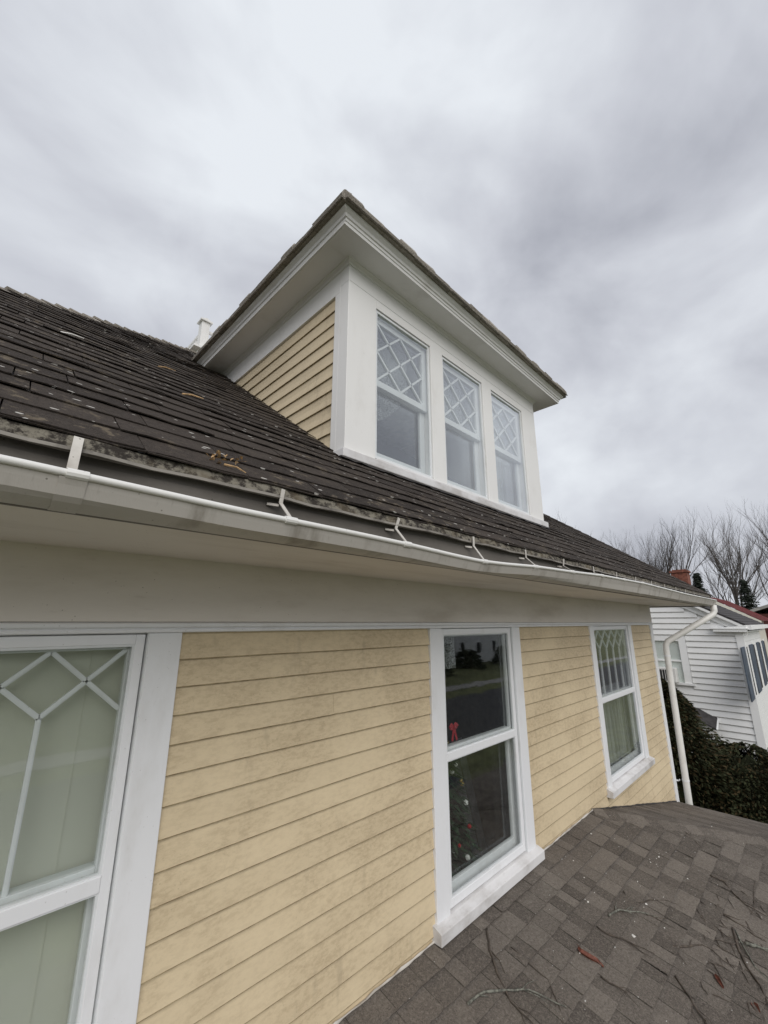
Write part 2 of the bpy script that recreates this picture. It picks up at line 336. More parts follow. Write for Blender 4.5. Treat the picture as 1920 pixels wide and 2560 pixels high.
# interior shell (floor, ceiling, back wall of the upstairs rooms)
build('room_shell', MB().box(XL+.12, XC-.14, 3.4, 3.5, -2.5, .3).box(XL+.12, XC-.14, .13, 3.4, -2.6, -2.5).box(XL+.12, XC-.14, .131, 3.4, .345, .40)
      .box(.5, .6, .135, 3.4, -2.5, .34).box(3.9, 4.0, .135, 3.4, -2.5, .34), 'interior_wall', house)

def lattice_bars(x0, x1, zt, zb, y, zy, parent, mat):
    n = round((x1-x0)/.25); s = (x1-x0)/n; nr = (0, -1, 0)
    def bar(p, q): build('muntin', MB().bar((p[0], y, p[1]), (q[0], y, q[1]), .017, .016, nr).bar((p[0], y-.004, p[1]), (q[0], y-.004, q[1]), .009, .01, nr), mat, parent)
    zm = (zt+zy)/2
    for i in range(n):
        a = x0+i*s; b = a+s
        bar((a, zt), (b, zy)); bar((a, zy), (b, zt))
    for i in range(1, n): bar((x0+i*s, zy), (x0+i*s, zb))
def frame(mb, x0, x1, z0, z1, y0, y1, ws, wt, wb):
    return mb.box(x0, x0+ws, y0, y1, z0, z1).box(x1-ws, x1, y0, y1, z0, z1).box(x0+ws, x1-ws, y0, y1, z1-wt, z1).box(x0+ws, x1-ws, y0, y1, z0, z0+wb)
def window(x0, x1, kind):
    a = x0+CW; b = x1-CW
    w = build('window', frame(MB(), a+.005, b-.005, ZS+.012, -.004, -.003, .016, .036, .04, .05).box(a+.041, b-.041, -.006, .016, -.908, -.855), 'white_trim', house, .003)   # storm frame
    frame(mb2 := MB(), a+.041, b-.041, -.855, -.044, .0, .019, .009, .009, .006); frame(mb2, a+.041, b-.041, ZS+.062, -.908, .0, .019, .009, .006, .010)
    build('storm_bead', mb2, 'white_sash', w)
    build('casing', MB().box(x0, x0+CW-.004, -.022, .012, ZS, -.0005), 'white_trim', w, .003)
    build('casing', MB().box(x1-CW+.004, x1, -.022, .012, ZS, -.0005), 'white_trim', w, .003)
    build('jamb', MB().box(a-.008, a, -.018, .125, ZS, 0).box(b, b+.008, -.018, .125, ZS, 0).box(a, b, .017, .125, -.003, .02).box(a, b, .02, .125, ZS-.02, ZS+.012), 'white_sash', w)
    build('sill', MB().prism([(-.075, ZS-.022), (-.075, ZS-.082), (.012, ZS-.082), (.012, ZS+.004), (-.02, ZS+.001), (-.072, ZS-.018)], x0-.03, x1+.035), 'white_sill', w, .006)
    build('upper_sash', frame(MB(), a, b, -.875, -.004, .034, .066, .055, .06, .040), 'white_sash', w, .003)
    build('lower_sash', frame(MB(), a, b, ZS+.012, -.84, .068, .10, .055, .038, .085), 'white_sash', w, .003)
    if kind == 'lattice': lattice_bars(a+.055, b-.055, -.064, -.836, .042, -.295, w, 'white_sash')
    def pane(nm, x0, x1, z0, z1, y, mt): build(nm, MB().add([(x0, y, z0), (x1, y, z0), (x1, y, z1), (x0, y, z1)], [(0, 1, 2, 3)]), mt, w)
    pane('pane', a+.05, b-.05, -.84, -.06, .052, 'glass'); pane('pane', a+.05, b-.05, ZS+.09, -.87, .085, 'glass')
    pane('storm_pane', a+.045, b-.045, -.853, -.046, .010, 'glass_storm'); pane('storm_pane', a+.045, b-.045, ZS+.064, -.910, .011, 'glass_storm')
    return w
for a, b, k in WINS: window(a, b, k)

# ------------------------------------------------------------------ roofs
def clip(poly, a, b, c):                       # keep a*x+b*y <= c
    out = []
    for i, p in enumerate(poly):
        q = poly[(i+1) % len(poly)]; dp = a*p[0]+b*p[1]-c; dq = a*q[0]+b*q[1]-c
        if dp <= 0: out.append(p)
        if dp*dq < 0: t = dp/(dp-dq); out.append((p[0]+(q[0]-p[0])*t, p[1]+(q[1]-p[1])*t))
    return out
def area(p): return abs(sum(p[i][0]*p[(i+1) % len(p)][1]-p[(i+1) % len(p)][0]*p[i][1] for i in range(len(p))))/2
def slab(poly, v0, ex, lift, th, r, seg=4):
    """shingle tab in roof coordinates: lifted at the butt, tucked under the next course above"""
    us = sorted({round(p[0], 5) for p in poly}); mb = MB()
    def h(u, v): return max(.001, lift*(1-(v-v0)/(ex+.03)))+.0005
    if len(poly) == 4 and len(us) == 2:
        u0, u1 = us; vt = max(p[1] for p in poly); vb = min(p[1] for p in poly); top = []; bot = []; n = seg
        for i in range(n+1):
            u = u0+(u1-u0)*i/n; w = r.uniform(-.0032, .0032)*(lift/.01); q = r.uniform(-.0035, .0035)
            top += [(u, vb+q, h(u, vb)+th+w), (u, vt, h(u, vt)+.0012)]; bot += [(u, vb+q, h(u, vb)+w), (u, vt, h(u, vt)-.0008)]
        k = 2*(n+1); fs = []
        for i in range(n):
            a = 2*i; fs += [(a, a+2, a+3, a+1), (k+a, k+a+1, k+a+3, k+a+2), (a, k+a, k+a+2, a+2)]
        fs += [(0, 1, k+1, k), (2*n, k+2*n, k+2*n+1, 2*n+1)]
        return mb.add(top+bot, fs)
    n = len(poly); top = [(u, v, h(u, v)+th) for u, v in poly]; bot = [(u, v, h(u, v)) for u, v in poly]
    return mb.add(top+bot, [tuple(range(n)), tuple(range(n, 2*n))[::-1]]+[(i, i+n, (i+1) % n+n, (i+1) % n) for i in range(n)])
def shingles(parent, M, regions, ex, wmin, wmax, lift, th, mat, nmax, rseed, gap=.004, vmax=99):
    """cover convex regions (lists of half-planes over (u,v)) with tabs; the nmax largest in view become objects"""
    r = random.Random(rseed); tabs = []
    for box, planes in regions:
        u0, u1, v0r, v1r = box; j = int(math.floor(v0r/ex))-1
        while j*ex < min(v1r, vmax):
            rr = random.Random(rseed*1000+j); u = -30-rr.uniform(0, .3); v = j*ex; lf = rr.uniform(.75, 1.3)
            while u < u1:
                w = rr.uniform(wmin, wmax); s_ = rr.random(); l_ = rr.uniform(*lift)*lf
                if u+w > u0:
                    p = [(u+gap/2, v), (u+w-gap/2, v), (u+w-gap/2, v+ex+.03), (u+gap/2, v+ex+.03)]
                    for pl in [(-1, 0, -u0), (1, 0, u1), (0, -1, -v0r), (0, 1, v1r)]+planes:
                        p = clip(p, *pl)
                        if len(p) < 3: break
                    if len(p) >= 3 and area(p) > .0015:
                        q = [pix(M @ Vector((a, b, 0))) for a, b in p]
                        A = area(q) if all(q) else 0
                        if A and not any(-60 < x < 1980 and -60 < y < 2620 for x, y in q): A = 0
                        tabs.append((A, p, v, l_, s_))
                u += w
            j += 1
    tabs.sort(key=lambda t: -t[0]); rest = MB()
    for i, (A, p, v, l_, s_) in enumerate(tabs):
        if A > 0 and i < nmax:
            cu = p[0][0]; cv = v
            mb = slab([(a-cu, b-cv) for a, b in p], 0, ex, l_, th, r); o = link('shingle', mb.mesh('shingle', mat), parent, M @ Matrix.Translation((cu, cv, 0)))
        else:
            mb = slab(p, v, ex, l_, th, r, 1); rest.add([M @ Vector(q) for q in mb.v], mb.f, s_)
    if rest.f: build('shingle_field', rest, mat+'_joined', parent, kind='stuff')
def frameM(o, u, v):
    u = Vector(u).normalized(); v = Vector(v).normalized(); n = u.cross(v)
    return Matrix(((u.x, v.x, n.x, o[0]), (u.y, v.y, n.y, o[1]), (u.z, v.z, n.z, o[2]), (0, 0, 0, 1)))
def hip_caps(parent, p, q, n1, n2, ex, mat, w=.13, lift=.012):
    p = Vector(p); q = Vector(q); d = (q-p).normalized(); L = (q-p).length; n1 = Vector(n1).normalized(); n2 = Vector(n2).normalized()
    a = d.cross(n1).normalized(); b = d.cross(n2).normalized(); m = (n1+n2).normalized()
    if a.dot(n2) > 0: a = -a
    if b.dot(n1) > 0: b = -b
    i = 0
    while i*ex < L-.05:
        s0 = p+d*(i*ex); s1 = p+d*min(L, i*ex+ex*1.35); l = lift*random.uniform(.7, 1.5); wj = w*random.uniform(.94, 1.05)
        vs = []
        for s, h in ((s0, l+.010), (s1, .004)):
            vs += [s+a*wj+n1*h, s+m*(h+.012), s+b*wj+n2*h]
        for s, h in ((s0, l), (s1, -.002)):
            vs += [s+a*wj+n1*(h-.002), s+m*(h+.002), s+b*wj+n2*(h-.002)]
        build('hip_cap', MB().add(vs, [(0, 1, 4, 3), (1, 2, 5, 4), (6, 9, 10, 7), (7, 10, 11, 8), (0, 6, 7, 1), (1, 7, 8, 2), (3, 4, 10, 9), (4, 5, 11, 10), (0, 3, 9, 6), (2, 8, 11, 5)]), mat, parent)
        i += 1
EX1 = .142
k_ = math.sqrt(1+S*S)
HX0 = XL+FY-.045; HX1 = FRX+.045               # eave corners of the main hip roof
DECKY = 3.84                                   # the hips run up to a flat deck
deckz = roofz(DECKY)
ov = DECKY-RY0
A_ = (HX0, RY0, RZ0-.012); B_ = (HX1, RY0, RZ0-.012); C_ = (HX1-ov, DECKY, deckz-.012); D_ = (HX0+ov, DECKY, deckz-.012)
yb = YB-FY+.045; E_ = (HX1, yb, RZ0-.012); F_ = (HX0, yb, RZ0-.012); G_ = (HX1-ov, yb-ov, deckz-.012); H_ = (HX0+ov, yb-ov, deckz-.012)
roof = build('main_roof', MB().add([A_, B_, C_, D_, E_, F_, G_, H_], [(0, 1, 2, 3), (1, 4, 6, 2), (4, 5, 7, 6), (5, 0, 3, 7), (3, 2, 6, 7)]), 'roof_deck', house)
M1 = frameM((0, RY0, RZ0), (1, 0, 0), (0, 1, S))
hipL = (-1, 1/k_, -HX0); hipR = (1, 1/k_, HX1)     # v along the slope -> plan distance v/k_
vmax = ov*k_
vD = (0.0-RY0)*k_                              # the dormer front stands on the roof here
DX0, DX1 = .909, 3.895
shingles(roof, M1, [((HX0, HX1, -.012, vD+.03), [hipL, hipR]), ((HX0, DX0+.004, vD+.03, vmax), [hipL]), ((DX1-.004, HX1, vD+.03, vmax), [hipR])],
         EX1, .30, .31, (.004, .0095), .0042, 'roof_shingle', 300, 11)
nF = (0, -S, 1)
hip_caps(roof, A_, D_, nF, (-S, 0, 1), .16, 'dormer_shingle', .12, .016)
hip_caps(roof, B_, C_, nF, (S, 0, 1), .15, 'roof_shingle', .10, .006)
# mossy roof edge and metal drip lip
mb = MB(); rings = []; lr = []; n = 90; r = random.Random(5)
for i in range(n+1):
    x = HX0+.02+(HX1-HX0-.04)*i/n; w = r.uniform(-.005, .005); z = r.uniform(-.003, .003)
    if x < 1.2 and r.random() < .25: w -= .008
    rings.append([(x, RY0-.004+w, RZ0-.006+z), (x, RY0-.010+w, RZ0-.036+z), (x, RY0+.012, RZ0-.037+z), (x, RY0+.05, RZ0+.020)])
    lr.append([(x, RY0-.011+w, RZ0-.0365+z), (x, RY0-.013+w, RZ0-.046+z), (x, RY0-.002, RZ0-.047+z), (x, RY0+.01, RZ0-.0375+z)])
de = build('drip_edge', MB().sweep(rings), 'moss_edge', house); build('drip_lip', MB().sweep(lr), 'drip_lip', de)
# gutter: sagging front bead
SAG = [(-3.6, .386), (-.72, .383), (-.42, .377), (-.18, .371), (.30, .368), (.58, .364), (.9, .354), (1.12, .350), (1.35, .357), (1.76, .378), (2.32, .392), (2.92, .412), (4.1, .425), (6.07, .408), (8.14, .412), (9, .412)]
def sag(x):
    for (a, p), (b, q) in zip(SAG, SAG[1:]):
        if a <= x <= b: t = (x-a)/(b-a); return p+(q-p)*t
    return SAG[-1][1]
GX0, GX1 = HX0, HX1+.01
prof_r = []; bead = []
n = 150
for i in range(n+1):
    x = GX0+(GX1-GX0)*i/n; s_ = sag(x); zb = .318+(s_-.385)*.08
    top = [(-.862, s_), (-.853, s_-.025), (-.842, s_-.05), (-.828, zb+.004), (-.800, zb-.006), (-.768, zb-.008)]
    inn = [(-.768, zb-.004), (-.800, zb-.002), (-.825, zb+.008), (-.838, s_-.05), (-.849, s_-.025), (-.858, s_)]
    prof_r.append([(x, y, z) for y, z in top]+[(x, -.764, zb-.008), (x, -.764, .440), (x, -.767, .440)]+[(x, y, z) for y, z in inn]); bead.append((x, -.861, s_))
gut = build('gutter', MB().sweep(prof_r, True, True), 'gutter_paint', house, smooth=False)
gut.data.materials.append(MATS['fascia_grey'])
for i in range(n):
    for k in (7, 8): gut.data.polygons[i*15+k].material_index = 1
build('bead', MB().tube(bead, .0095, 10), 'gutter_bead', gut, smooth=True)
for k in range(16):
    x = -.60+.583*k-1.166
    s_ = sag(x); j = random.uniform(-.012, .012)
    wd = .021 if k == 2 else .014
    mb = MB()
    for (p, q) in ((((x+.008, RY0-.020, RZ0-.010), (x, -.864, s_+.010)),) if k == 2 else (((x+.01, RY0-.017, RZ0-.012), (x+j, RY0-.016, .440)), ((x+j, RY0-.014, .442), (x+j+.01, -.857, s_+.011)))):
        d = Vector(q)-Vector(p); nr = d.cross(Vector((1, 0, 0))).normalized(); mb.bar(p, q, wd, .003, nr)
    if k != 2: mb.bar((x+j-.035, -.775, .437), (x+j, RY0-.004, .434), .010, .003, (0, -1, .3))
    br = build('gutter_bracket', mb, 'strap_metal', gut)
    rings = []
    for xx in (x+j-.014, x+j+.030): rings.append([(xx, -.861+.0125*math.cos(a), s_+.0125*math.sin(a)) for a in [i*math.pi/5 for i in range(10)]])
    build('bracket_clip', MB().sweep(rings), 'gutter_bead', gut)
    if k % 4 == 2 or k > 9:       # lapped joint of two gutter lengths
        zb = .318+(s_-.385)*.08
        build('gutter_joint', MB().sweep([[(xx, y, z) for y, z in [(-.864, s_-.010), (-.855, s_-.026), (-.844, s_-.05), (-.829, zb+.001), (-.800, zb-.009), (-.770, zb-.011), (-.770, zb-.005), (-.83, zb+.006), (-.85, s_-.02)]] for xx in (x-.02, x+.035)]), 'gutter_paint', gut)
# downspout
pts = [(8.40, -.815, .33), (8.41, -.815, .235), (8.385, -.79, .175), (8.33, -.74, .135), (8.02, -.26, -.20), (7.95, -.165, -.265), (7.925, -.13, -.33), (7.915, -.128, -.40), (7.80, -.128, -2.62), (7.798, -.128, -2.95)]
ds = build('downspout', MB().tube(pts, .047, 14), 'gutter_bead', house, smooth=True)
for z in (-.50, -2.34):
    x = 7.915-.115*(-.40-z)/2.22
    rings = [[(x+.0505*math.cos(a), -.128+.0505*math.sin(a), zz_) for a in [i*math.pi/8 for i in range(16)]] for zz_ in (z-.012, z+.012)]
    b_ = MB().sweep(rings)
    if z < -1: b_.box(XC+.01, x-.03, -.06, -.054, z-.009, z+.009).box(XC+.01, XC+.026, -.06, -.01, z-.009, z+.009)
    build('strap', b_, 'white_trim', ds)

# ------------------------------------------------------------------ dormer
DSO = 2.71; OH = .225
Z0, Z1 = 1.185, 2.456
dw = build('dormer_wall', MB().box(DX0+.02, DX0+.14, .162, 3.0, 1.12, DSO), 'yellow_siding_dormer', house)
build('dormer_wall', MB().box(DX1-.14, DX1-.02, .162, 3.0, 1.12, DSO), 'yellow_siding_dormer', house)
OPEN = [(1.196, 1.868), (2.044, 2.716), (2.892, 3.572)]
def part(name, mat, par, bev, *boxes):
    m = MB()
    for b in boxes: m.box(*b)
    return build(name, m, mat, par, bev)
edges = [DX0]+[e for o in OPEN for e in o]+[DX1]
part('corner_casing', 'white_dormer', dw, .003, (DX0, edges[1], 0, .10, 1.16, 2.535), (DX0, DX0+.04, .10, .162, 1.12, 2.535))
part('corner_casing', 'white_dormer', dw, .003, (edges[6], DX1, 0, .10, 1.16, 2.535), (DX1-.04, DX1, .10, .162, 1.12, 2.535))
part('mullion', 'white_dormer', dw, .002, (edges[2], edges[3], .0, .10, 1.16, 2.535)); part('mullion', 'white_dormer', dw, .002, (edges[4], edges[5], .0, .10, 1.16, 2.535))
for a, b in OPEN: part('head_casing', 'white_dormer', dw, .002, (a, b, .001, .10, Z1, 2.535))
part('dormer_frieze', 'white_dormer', dw, .002, (DX0, DX1, -.001, .10, 2.536, DSO+.02))
part('side_frieze', 'white_dormer', dw, .002, (DX0-.001, DX0+.04, .1005, 3.2, 2.487, DSO+.02)); part('side_frieze', 'white_dormer', dw, .002, (DX1-.04, DX1+.001, .1005, 3.2, 2.487, DSO+.02))
bed = [(0, -.040), (-.008, -.036), (-.012, -.022), (-.030, -.010), (-.034, 0)]
rings = []
for (x, y, sx, sy) in ((DX0, 3.2, -1, 0), (DX0, 0, -1, -1), (DX1, 0, 1, -1), (DX1, 3.2, 1, 0)):
    rings.append([(x-sx*p, y-sy*p, DSO+q) for p, q in bed]+[(x-sx*.02, y-sy*.02, DSO)])
# p is negative outward: x - sx*p moves outwards
build('bed_moulding', MB().sweep(rings), 'white_dormer', dw)
part('dormer_sill', 'white_sill', dw, .006, (DX0-.035, DX1+.035, -.035, .10, 1.098, 1.16), (DX0+.30, DX1-.30, -.004, .10, 1.1605, 1.186))
for k in range(1, 13):                          # clapboards of the dormer's cheeks
    for side in (0, 1):
        fn = (lambda x, p, q: (DX0+.028+p*1.0, x, q)) if side == 0 else (lambda x, p, q: (DX1-.028-p, x, q))
        y1 = (2.487-k*.1145+.13-RZ0)/S+RY0+.15
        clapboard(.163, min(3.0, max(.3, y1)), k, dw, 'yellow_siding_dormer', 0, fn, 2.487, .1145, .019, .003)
# flashing: ragged dark strip where the dormer meets the roof
mb = MB(); r = random.Random(3); rings = []
for i in range(60):
    x = DX0-.05+(DX1-DX0+.1)*i/59; rings.append([(x, -.045+r.uniform(-.01, .005), roofz(-.045)+.018+r.uniform(0, .008)), (x, -.03, 1.10), (x, .0, 1.10), (x, .0, roofz(0)+.01)])
mb.sweep(rings); build('flashing', mb, 'dark_board', dw)
# dormer windows
def dwindow(a, b):
    w = build('dormer_window', frame(MB(), a+.004, b-.004, Z0+.004, Z1-.004, .012, .030, .020, .022, .022), 'white_sash', house, .002)
    build('jamb', MB().box(a-.006, a-.0005, .004, .15, Z0, Z1).box(b+.0005, b+.006, .004, .15, Z0, Z1).box(a, b, .030, .15, Z1-.03, Z1+.001).box(a, b, .032, .15, Z0-.01, Z0+.03), 'white_sash', w)
    gx0, gx1 = a+.062, b-.062
    build('upper_sash', frame(MB(), a+.001, b-.001, 1.812, Z1-.03, .052, .082, .06, .045, .055), 'white_sash', w, .003)
    build('lower_sash', frame(MB(), a+.001, b-.001, Z0+.03, 1.855, .086, .116, .06, .045, .065), 'white_sash', w, .003)
    zt, zb = Z1-.075, 1.867; xm = (gx0+gx1)/2; zm = (zt+zb)/2
    for p, q in (((gx0, zb), (gx1, zt)), ((gx0, zm), (xm, zt)), ((xm, zb), (gx1, zm)), ((gx0, zt), (gx1, zb)), ((gx0, zm), (xm, zb)), ((xm, zt), (gx1, zm))):
        build('muntin', MB().bar((p[0], .056, p[1]), (q[0], .056, q[1]), .016, .018, (0, -1, 0)), 'white_sash', w)
    def pane(nm, x0, x1, z0, z1, y, mt): build(nm, MB().add([(x0, y, z0), (x1, y, z0), (x1, y, z1), (x0, y, z1)], [(0, 1, 2, 3)]), mt, w)
    pane('storm_pane', a+.022, b-.022, Z0+.024, Z1-.024, .022, 'glass_dormer')
    pane('pane', gx0-.004, gx1+.004, zb-.004, zt+.004, .068, 'glass_dormer'); pane('pane', gx0-.004, gx1+.004, Z0+.09, 1.812, .10, 'glass_dormer')
for a, b in OPEN: dwindow(a, b)
build('dormer_room', MB().box(DX0+.141, DX1-.141, 2.4, 2.46, .5, DSO).box(DX0+.141, DX1-.141, .101, 2.4, 1.06, 1.10).box(DX0+.141, DX1-.141, .101, 2.4, DSO-.03, DSO-.001), 'interior_wall', dw)
# eaves: soffit, crown, roof
build('dormer_soffit', MB().box(DX0-OH, DX1+OH+.05, -OH+.012, 0, DSO, DSO+.015).box(DX0-OH, DX0, .0005, 2.5, DSO, DSO+.015).box(DX1, DX1+OH+.05, .0005, 2.5, DSO, DSO+.015), 'white_dormer', dw)
crown = [(0, -.004), (-.004, .018), (-.010, .020), (-.013, .040), (-.022, .043), (-.030, .060), (-.046, .072), (-.052, .076), (-.054, .092), (.02, .094), (.02, -.004)]
def eave_ring(prof, dz=0, ob=OH-.012):
    rr = []
    for (x, y, sx, sy) in ((DX0-ob, 2.9, -1, 0), (DX0-ob, -ob, -1, -1), (DX1+ob+.05, -ob, 1, -1), (DX1+ob+.05, 2.9, 1, 0)):
        rr.append([(x-sx*p, y-sy*p, DSO+dz+q) for p, q in prof])
    return rr
dro = build('dormer_crown', MB().sweep(eave_ring(crown)), 'white_dormer', house)
ex0 = DX0-OH-.06; ex1 = DX1+OH+.11; ey = -OH-.06; ez = DSO+.097; SD = .42
rx = (ex1-ex0)/2; rid = ez+rx*SD; ridy = ey+rx; yend = (rid-RZ0)/S+RY0
roofv = [(ex0, ey, ez), (ex1, ey, ez), ((ex0+ex1)/2, ridy, rid), ((ex0+ex1)/2, yend+.2, rid), (ex0, 2.9, ez), (ex1, 2.9, ez)]
droof = build('dormer_roof', MB().add(roofv, [(0, 1, 2), (0, 2, 3, 4), (1, 5, 3, 2)]), 'roof_deck', house)
kd = math.sqrt(1+SD*SD)
MF = frameM((0, ey, ez+.004), (1, 0, 0), (0, 1, SD))
shingles(droof, MF, [((ex0, ex1, -.03, rx*kd), [(-1, 1/kd, -ex0), (1, 1/kd, ex1)])], .14, .29, .32, (.006, .012), .006, 'dormer_shingle', 20, 21)
ML = frameM((ex0, 0, ez+.004), (0, -1, 0), (1, 0, SD))
shingles(droof, ML, [((-2.9, -ey, -.03, rx*kd), [(1, 1/kd, -ey)])], .14, .29, .32, (.006, .012), .006, 'dormer_shingle', 10, 22)
MR = frameM((ex1, 0, ez+.004), (0, 1, 0), (-1, 0, SD))
shingles(droof, MR, [((ey, 2.9, -.03, rx*kd), [(-1, 1/kd, -ey)])], .14, .29, .32, (.006, .012), .006, 'dormer_shingle', 0, 23)
# thick weathered edge: starter pieces hanging over the crown
r = random.Random(9)
def edge_run(p, q, nrm, name):
    p = Vector(p); q = Vector(q); d = (q-p).normalized(); L = (q-p).length; s_ = 0; nrm = Vector(nrm)
    while s_ < L:
        w = min(r.uniform(.10, .22), L-s_); a = p+d*s_; b = p+d*(s_+w-.002); o1 = r.uniform(.004, .016); hb = r.uniform(.0, .006); ht = r.uniform(.062, .092)
        vs = []
        for c in (a, b):
            hj = ht+r.uniform(-.006, .006)
            vs += [c+nrm*o1+Vector((0, 0, -hb)), c+nrm*(o1+.018)+Vector((0, 0, ht*.45)), c+nrm*(o1-.004)+Vector((0, 0, hj)), c-nrm*.06+Vector((0, 0, hj+.02)), c-nrm*.05+Vector((0, 0, -hb))]
        build(name, MB().sweep([vs[:5], vs[5:]]), 'dormer_shingle', droof); s_ += w
edge_run((ex0, ey-.0, ez), (ex1, ey, ez), (0, -1, 0), 'edge_shingle'); edge_run((ex0, ey, ez+.001), (ex0, 2.75, ez+.001), (-1, 0, 0), 'edge_shingle')
hip_caps(droof, (ex0+.02, ey+.02, ez+.03), (roofv[2][0], ridy, rid+.03), (0, -SD, 1), (-SD, 0, 1), .16, 'dormer_shingle', .07, .004)
# roof deck with its little balustrade
dk = build('roof_deck', MB().box(D_[0]-.02, C_[0]+.02, DECKY-.02, yb-ov, deckz-.02, deckz+.05).box(D_[0]-.10, C_[0]+.10, DECKY-.10, yb-ov, deckz+.05, deckz+.085), 'white_dormer', house)
for px_, py_ in ((D_[0]+.07, DECKY+.07), (C_[0]-.07, DECKY+.07), (D_[0]+.07, DECKY+2.0)):
    po = build('deck_post', MB().box(px_-.06, px_+.06, py_-.06, py_+.06, deckz+.08, deckz+.60), 'white_dormer', dk)
    build('deck_post_cap', MB().box(px_-.09, px_+.09, py_-.09, py_+.09, deckz+.60, deckz+.625).prism([(px_-.08, deckz+.625), (px_+.08, deckz+.625), (px_, deckz+.66)], py_-.08, py_+.08, 'y'), 'white_dormer', dk)
build('deck_rail', MB().box(D_[0]+.05, D_[0]+.09, DECKY+.14, DECKY+2.0, deckz+.46, deckz+.50).box(D_[0]+.05, D_[0]+.09, DECKY+.14, DECKY+2.0, deckz+.14, deckz+.17)
      .box(D_[0]+.14, C_[0]-.14, DECKY+.05, DECKY+.09, deckz+.46, deckz+.50).box(D_[0]+.14, C_[0]-.14, DECKY+.05, DECKY+.09, deckz+.14, deckz+.17), 'white_dormer', dk)
for i in range(14): build('baluster', MB().box(D_[0]+.058, D_[0]+.082, DECKY+.22+i*.13, DECKY+.244+i*.13, deckz+.17, deckz+.46), 'white_dormer', dk)
for i in range(18): build('baluster', MB().box(D_[0]+.22+i*.13, D_[0]+.244+i*.13, DECKY+.058, DECKY+.082, deckz+.17, deckz+.46), 'white_dormer', dk)

# ------------------------------------------------------------------ porch roof
PZ = -1.862; PS = .26; PSX = .232; PX0 = 4.36; PY1 = -2.5; PXE = 7.62
def pz(y): return PZ+PS*y
kp = math.sqrt(1+PS*PS)
hx = lambda y: PX0-y*1.0*(PS/PSX)              # where the hip runs
ze = PZ-PSX*(PXE-PX0)
pv = [(XL-.5, -.0, PZ), (PX0, 0, PZ), (hx(PY1), PY1, pz(PY1)), (XL-.5, PY1, pz(PY1)), (PXE, 0, ze), (PXE, (PXE-PX0)*-PSX/PS, ze)]
pv = [(x, y, z-.014) for x, y, z in pv]
porch = build('porch_roof', MB().add(pv+[(x, y, z-.12) for x, y, z in pv], [(0, 1, 2, 3), (1, 4, 5, 2), (3, 2, 8, 9), (5, 4, 10, 11), (2, 5, 11, 8), (6, 9, 8, 7), (7, 8, 11, 10)]), 'roof_deck', house)
MP = frameM((0, 0, PZ), (1, 0, 0), (0, 1, PS))
shingles(porch, MP, [((XL-.5, 8, -2.5*kp, .006), [(1, (PS/PSX)/kp, PX0)])], .142, .09, .23, (.007, .014), .0055, 'porch_shingle', 300, 31, .004)
ks = math.sqrt(1+PSX**2)
MS = frameM((PX0, 0, PZ), (0, 1, 0), (-1, 0, PSX))
shingles(porch, MS, [((-2.6, .004, -(PXE-PX0+.02)*ks, 0), [(-1, (PSX/PS)/ks, 0)])], .142, .22, .33, (.002, .004), .004, 'porch_shingle', 120, 32, .002)
hip_caps(porch, (hx(PY1), PY1, pz(PY1)+.003), (PX0, 0, PZ+.003), (0, -PS, 1), (PSX, 0, 1), .142, 'porch_shingle', .13, .006)
# torn flashing strip along the wall
mb = MB(); r = random.Random(12); rings = []
for i in range(80):
    x = .2+(PX0-.2)*i/79; w = r.uniform(-.008, .012); rings.append([(x, -.013, PZ+.020+r.uniform(-.010, .002)), (x, -.015-w*.4, PZ+.012), (x, -.020-w*.5, PZ+.011), (x, .0, PZ+.004)])
build('wall_flashing', MB().sweep(rings), 'strap_metal', porch)
mb = MB(); rings = []
for i in range(40):
    x = PX0+.1+(PXE-PX0-.1)*i/39; z = PZ-PSX*(x-PX0); w = r.uniform(-.006, .008); rings.append([(x, -.013, z+.022+r.uniform(-.006, .006)), (x, -.018-w*.5, z+.010), (x, .0, z+.004)])
build('wall_flashing', MB().sweep(rings), 'dark_board', porch)

# ------------------------------------------------------------------ behind the glass
def drape(x0, x1, z0, z1, y, amp, waves, thick=0, bottom=None, n=48, m=10):
    vs = []; fs = []
    for j in range(m+1):
        for i in range(n+1):
            u = i/n; v = j/m; x = x0+(x1-x0)*u; zb = bottom(u) if bottom else z0
            vs.append((x, y+amp*math.sin(waves*2*math.pi*u+.5*math.sin(5*v))*(.5+.5*v), z1+(zb-z1)*v))
    for j in range(m):
        for i in range(n): a = j*(n+1)+i; fs.append((a, a+1, a+n+2, a+n+1))
    return MB().add(vs, fs)
sh = build('roller_shade', MB().box(-1.50, -.165, .128, .131, -1.75, -.01).box(-.30, -.297, .1255, .1278, -1.75, -.02), 'shade_cloth'); tag(sh, 'drawn pale green roller shade behind the cut-off lattice window over the porch', 'window shade')
tag(build('curtain', drape(5.0, 5.95, -1.74, -.80, .20, .03, 7), 'sheer', smooth=True), 'sheer grey-white curtain behind the lattice window beside the downspout', 'curtain')
tag(build('curtain', drape(6.0, 6.38, -1.74, -.80, .20, .02, 4), 'sheer', smooth=True), 'narrow sheer curtain panel against the jamb next to the house corner board', 'curtain')
tag(build('lace_valance', drape(1.90, 2.28, -.32, -.05, .16, .012, 5), 'lace', smooth=True), 'scrap of white lace valance at the top of the dark plain window', 'curtain')
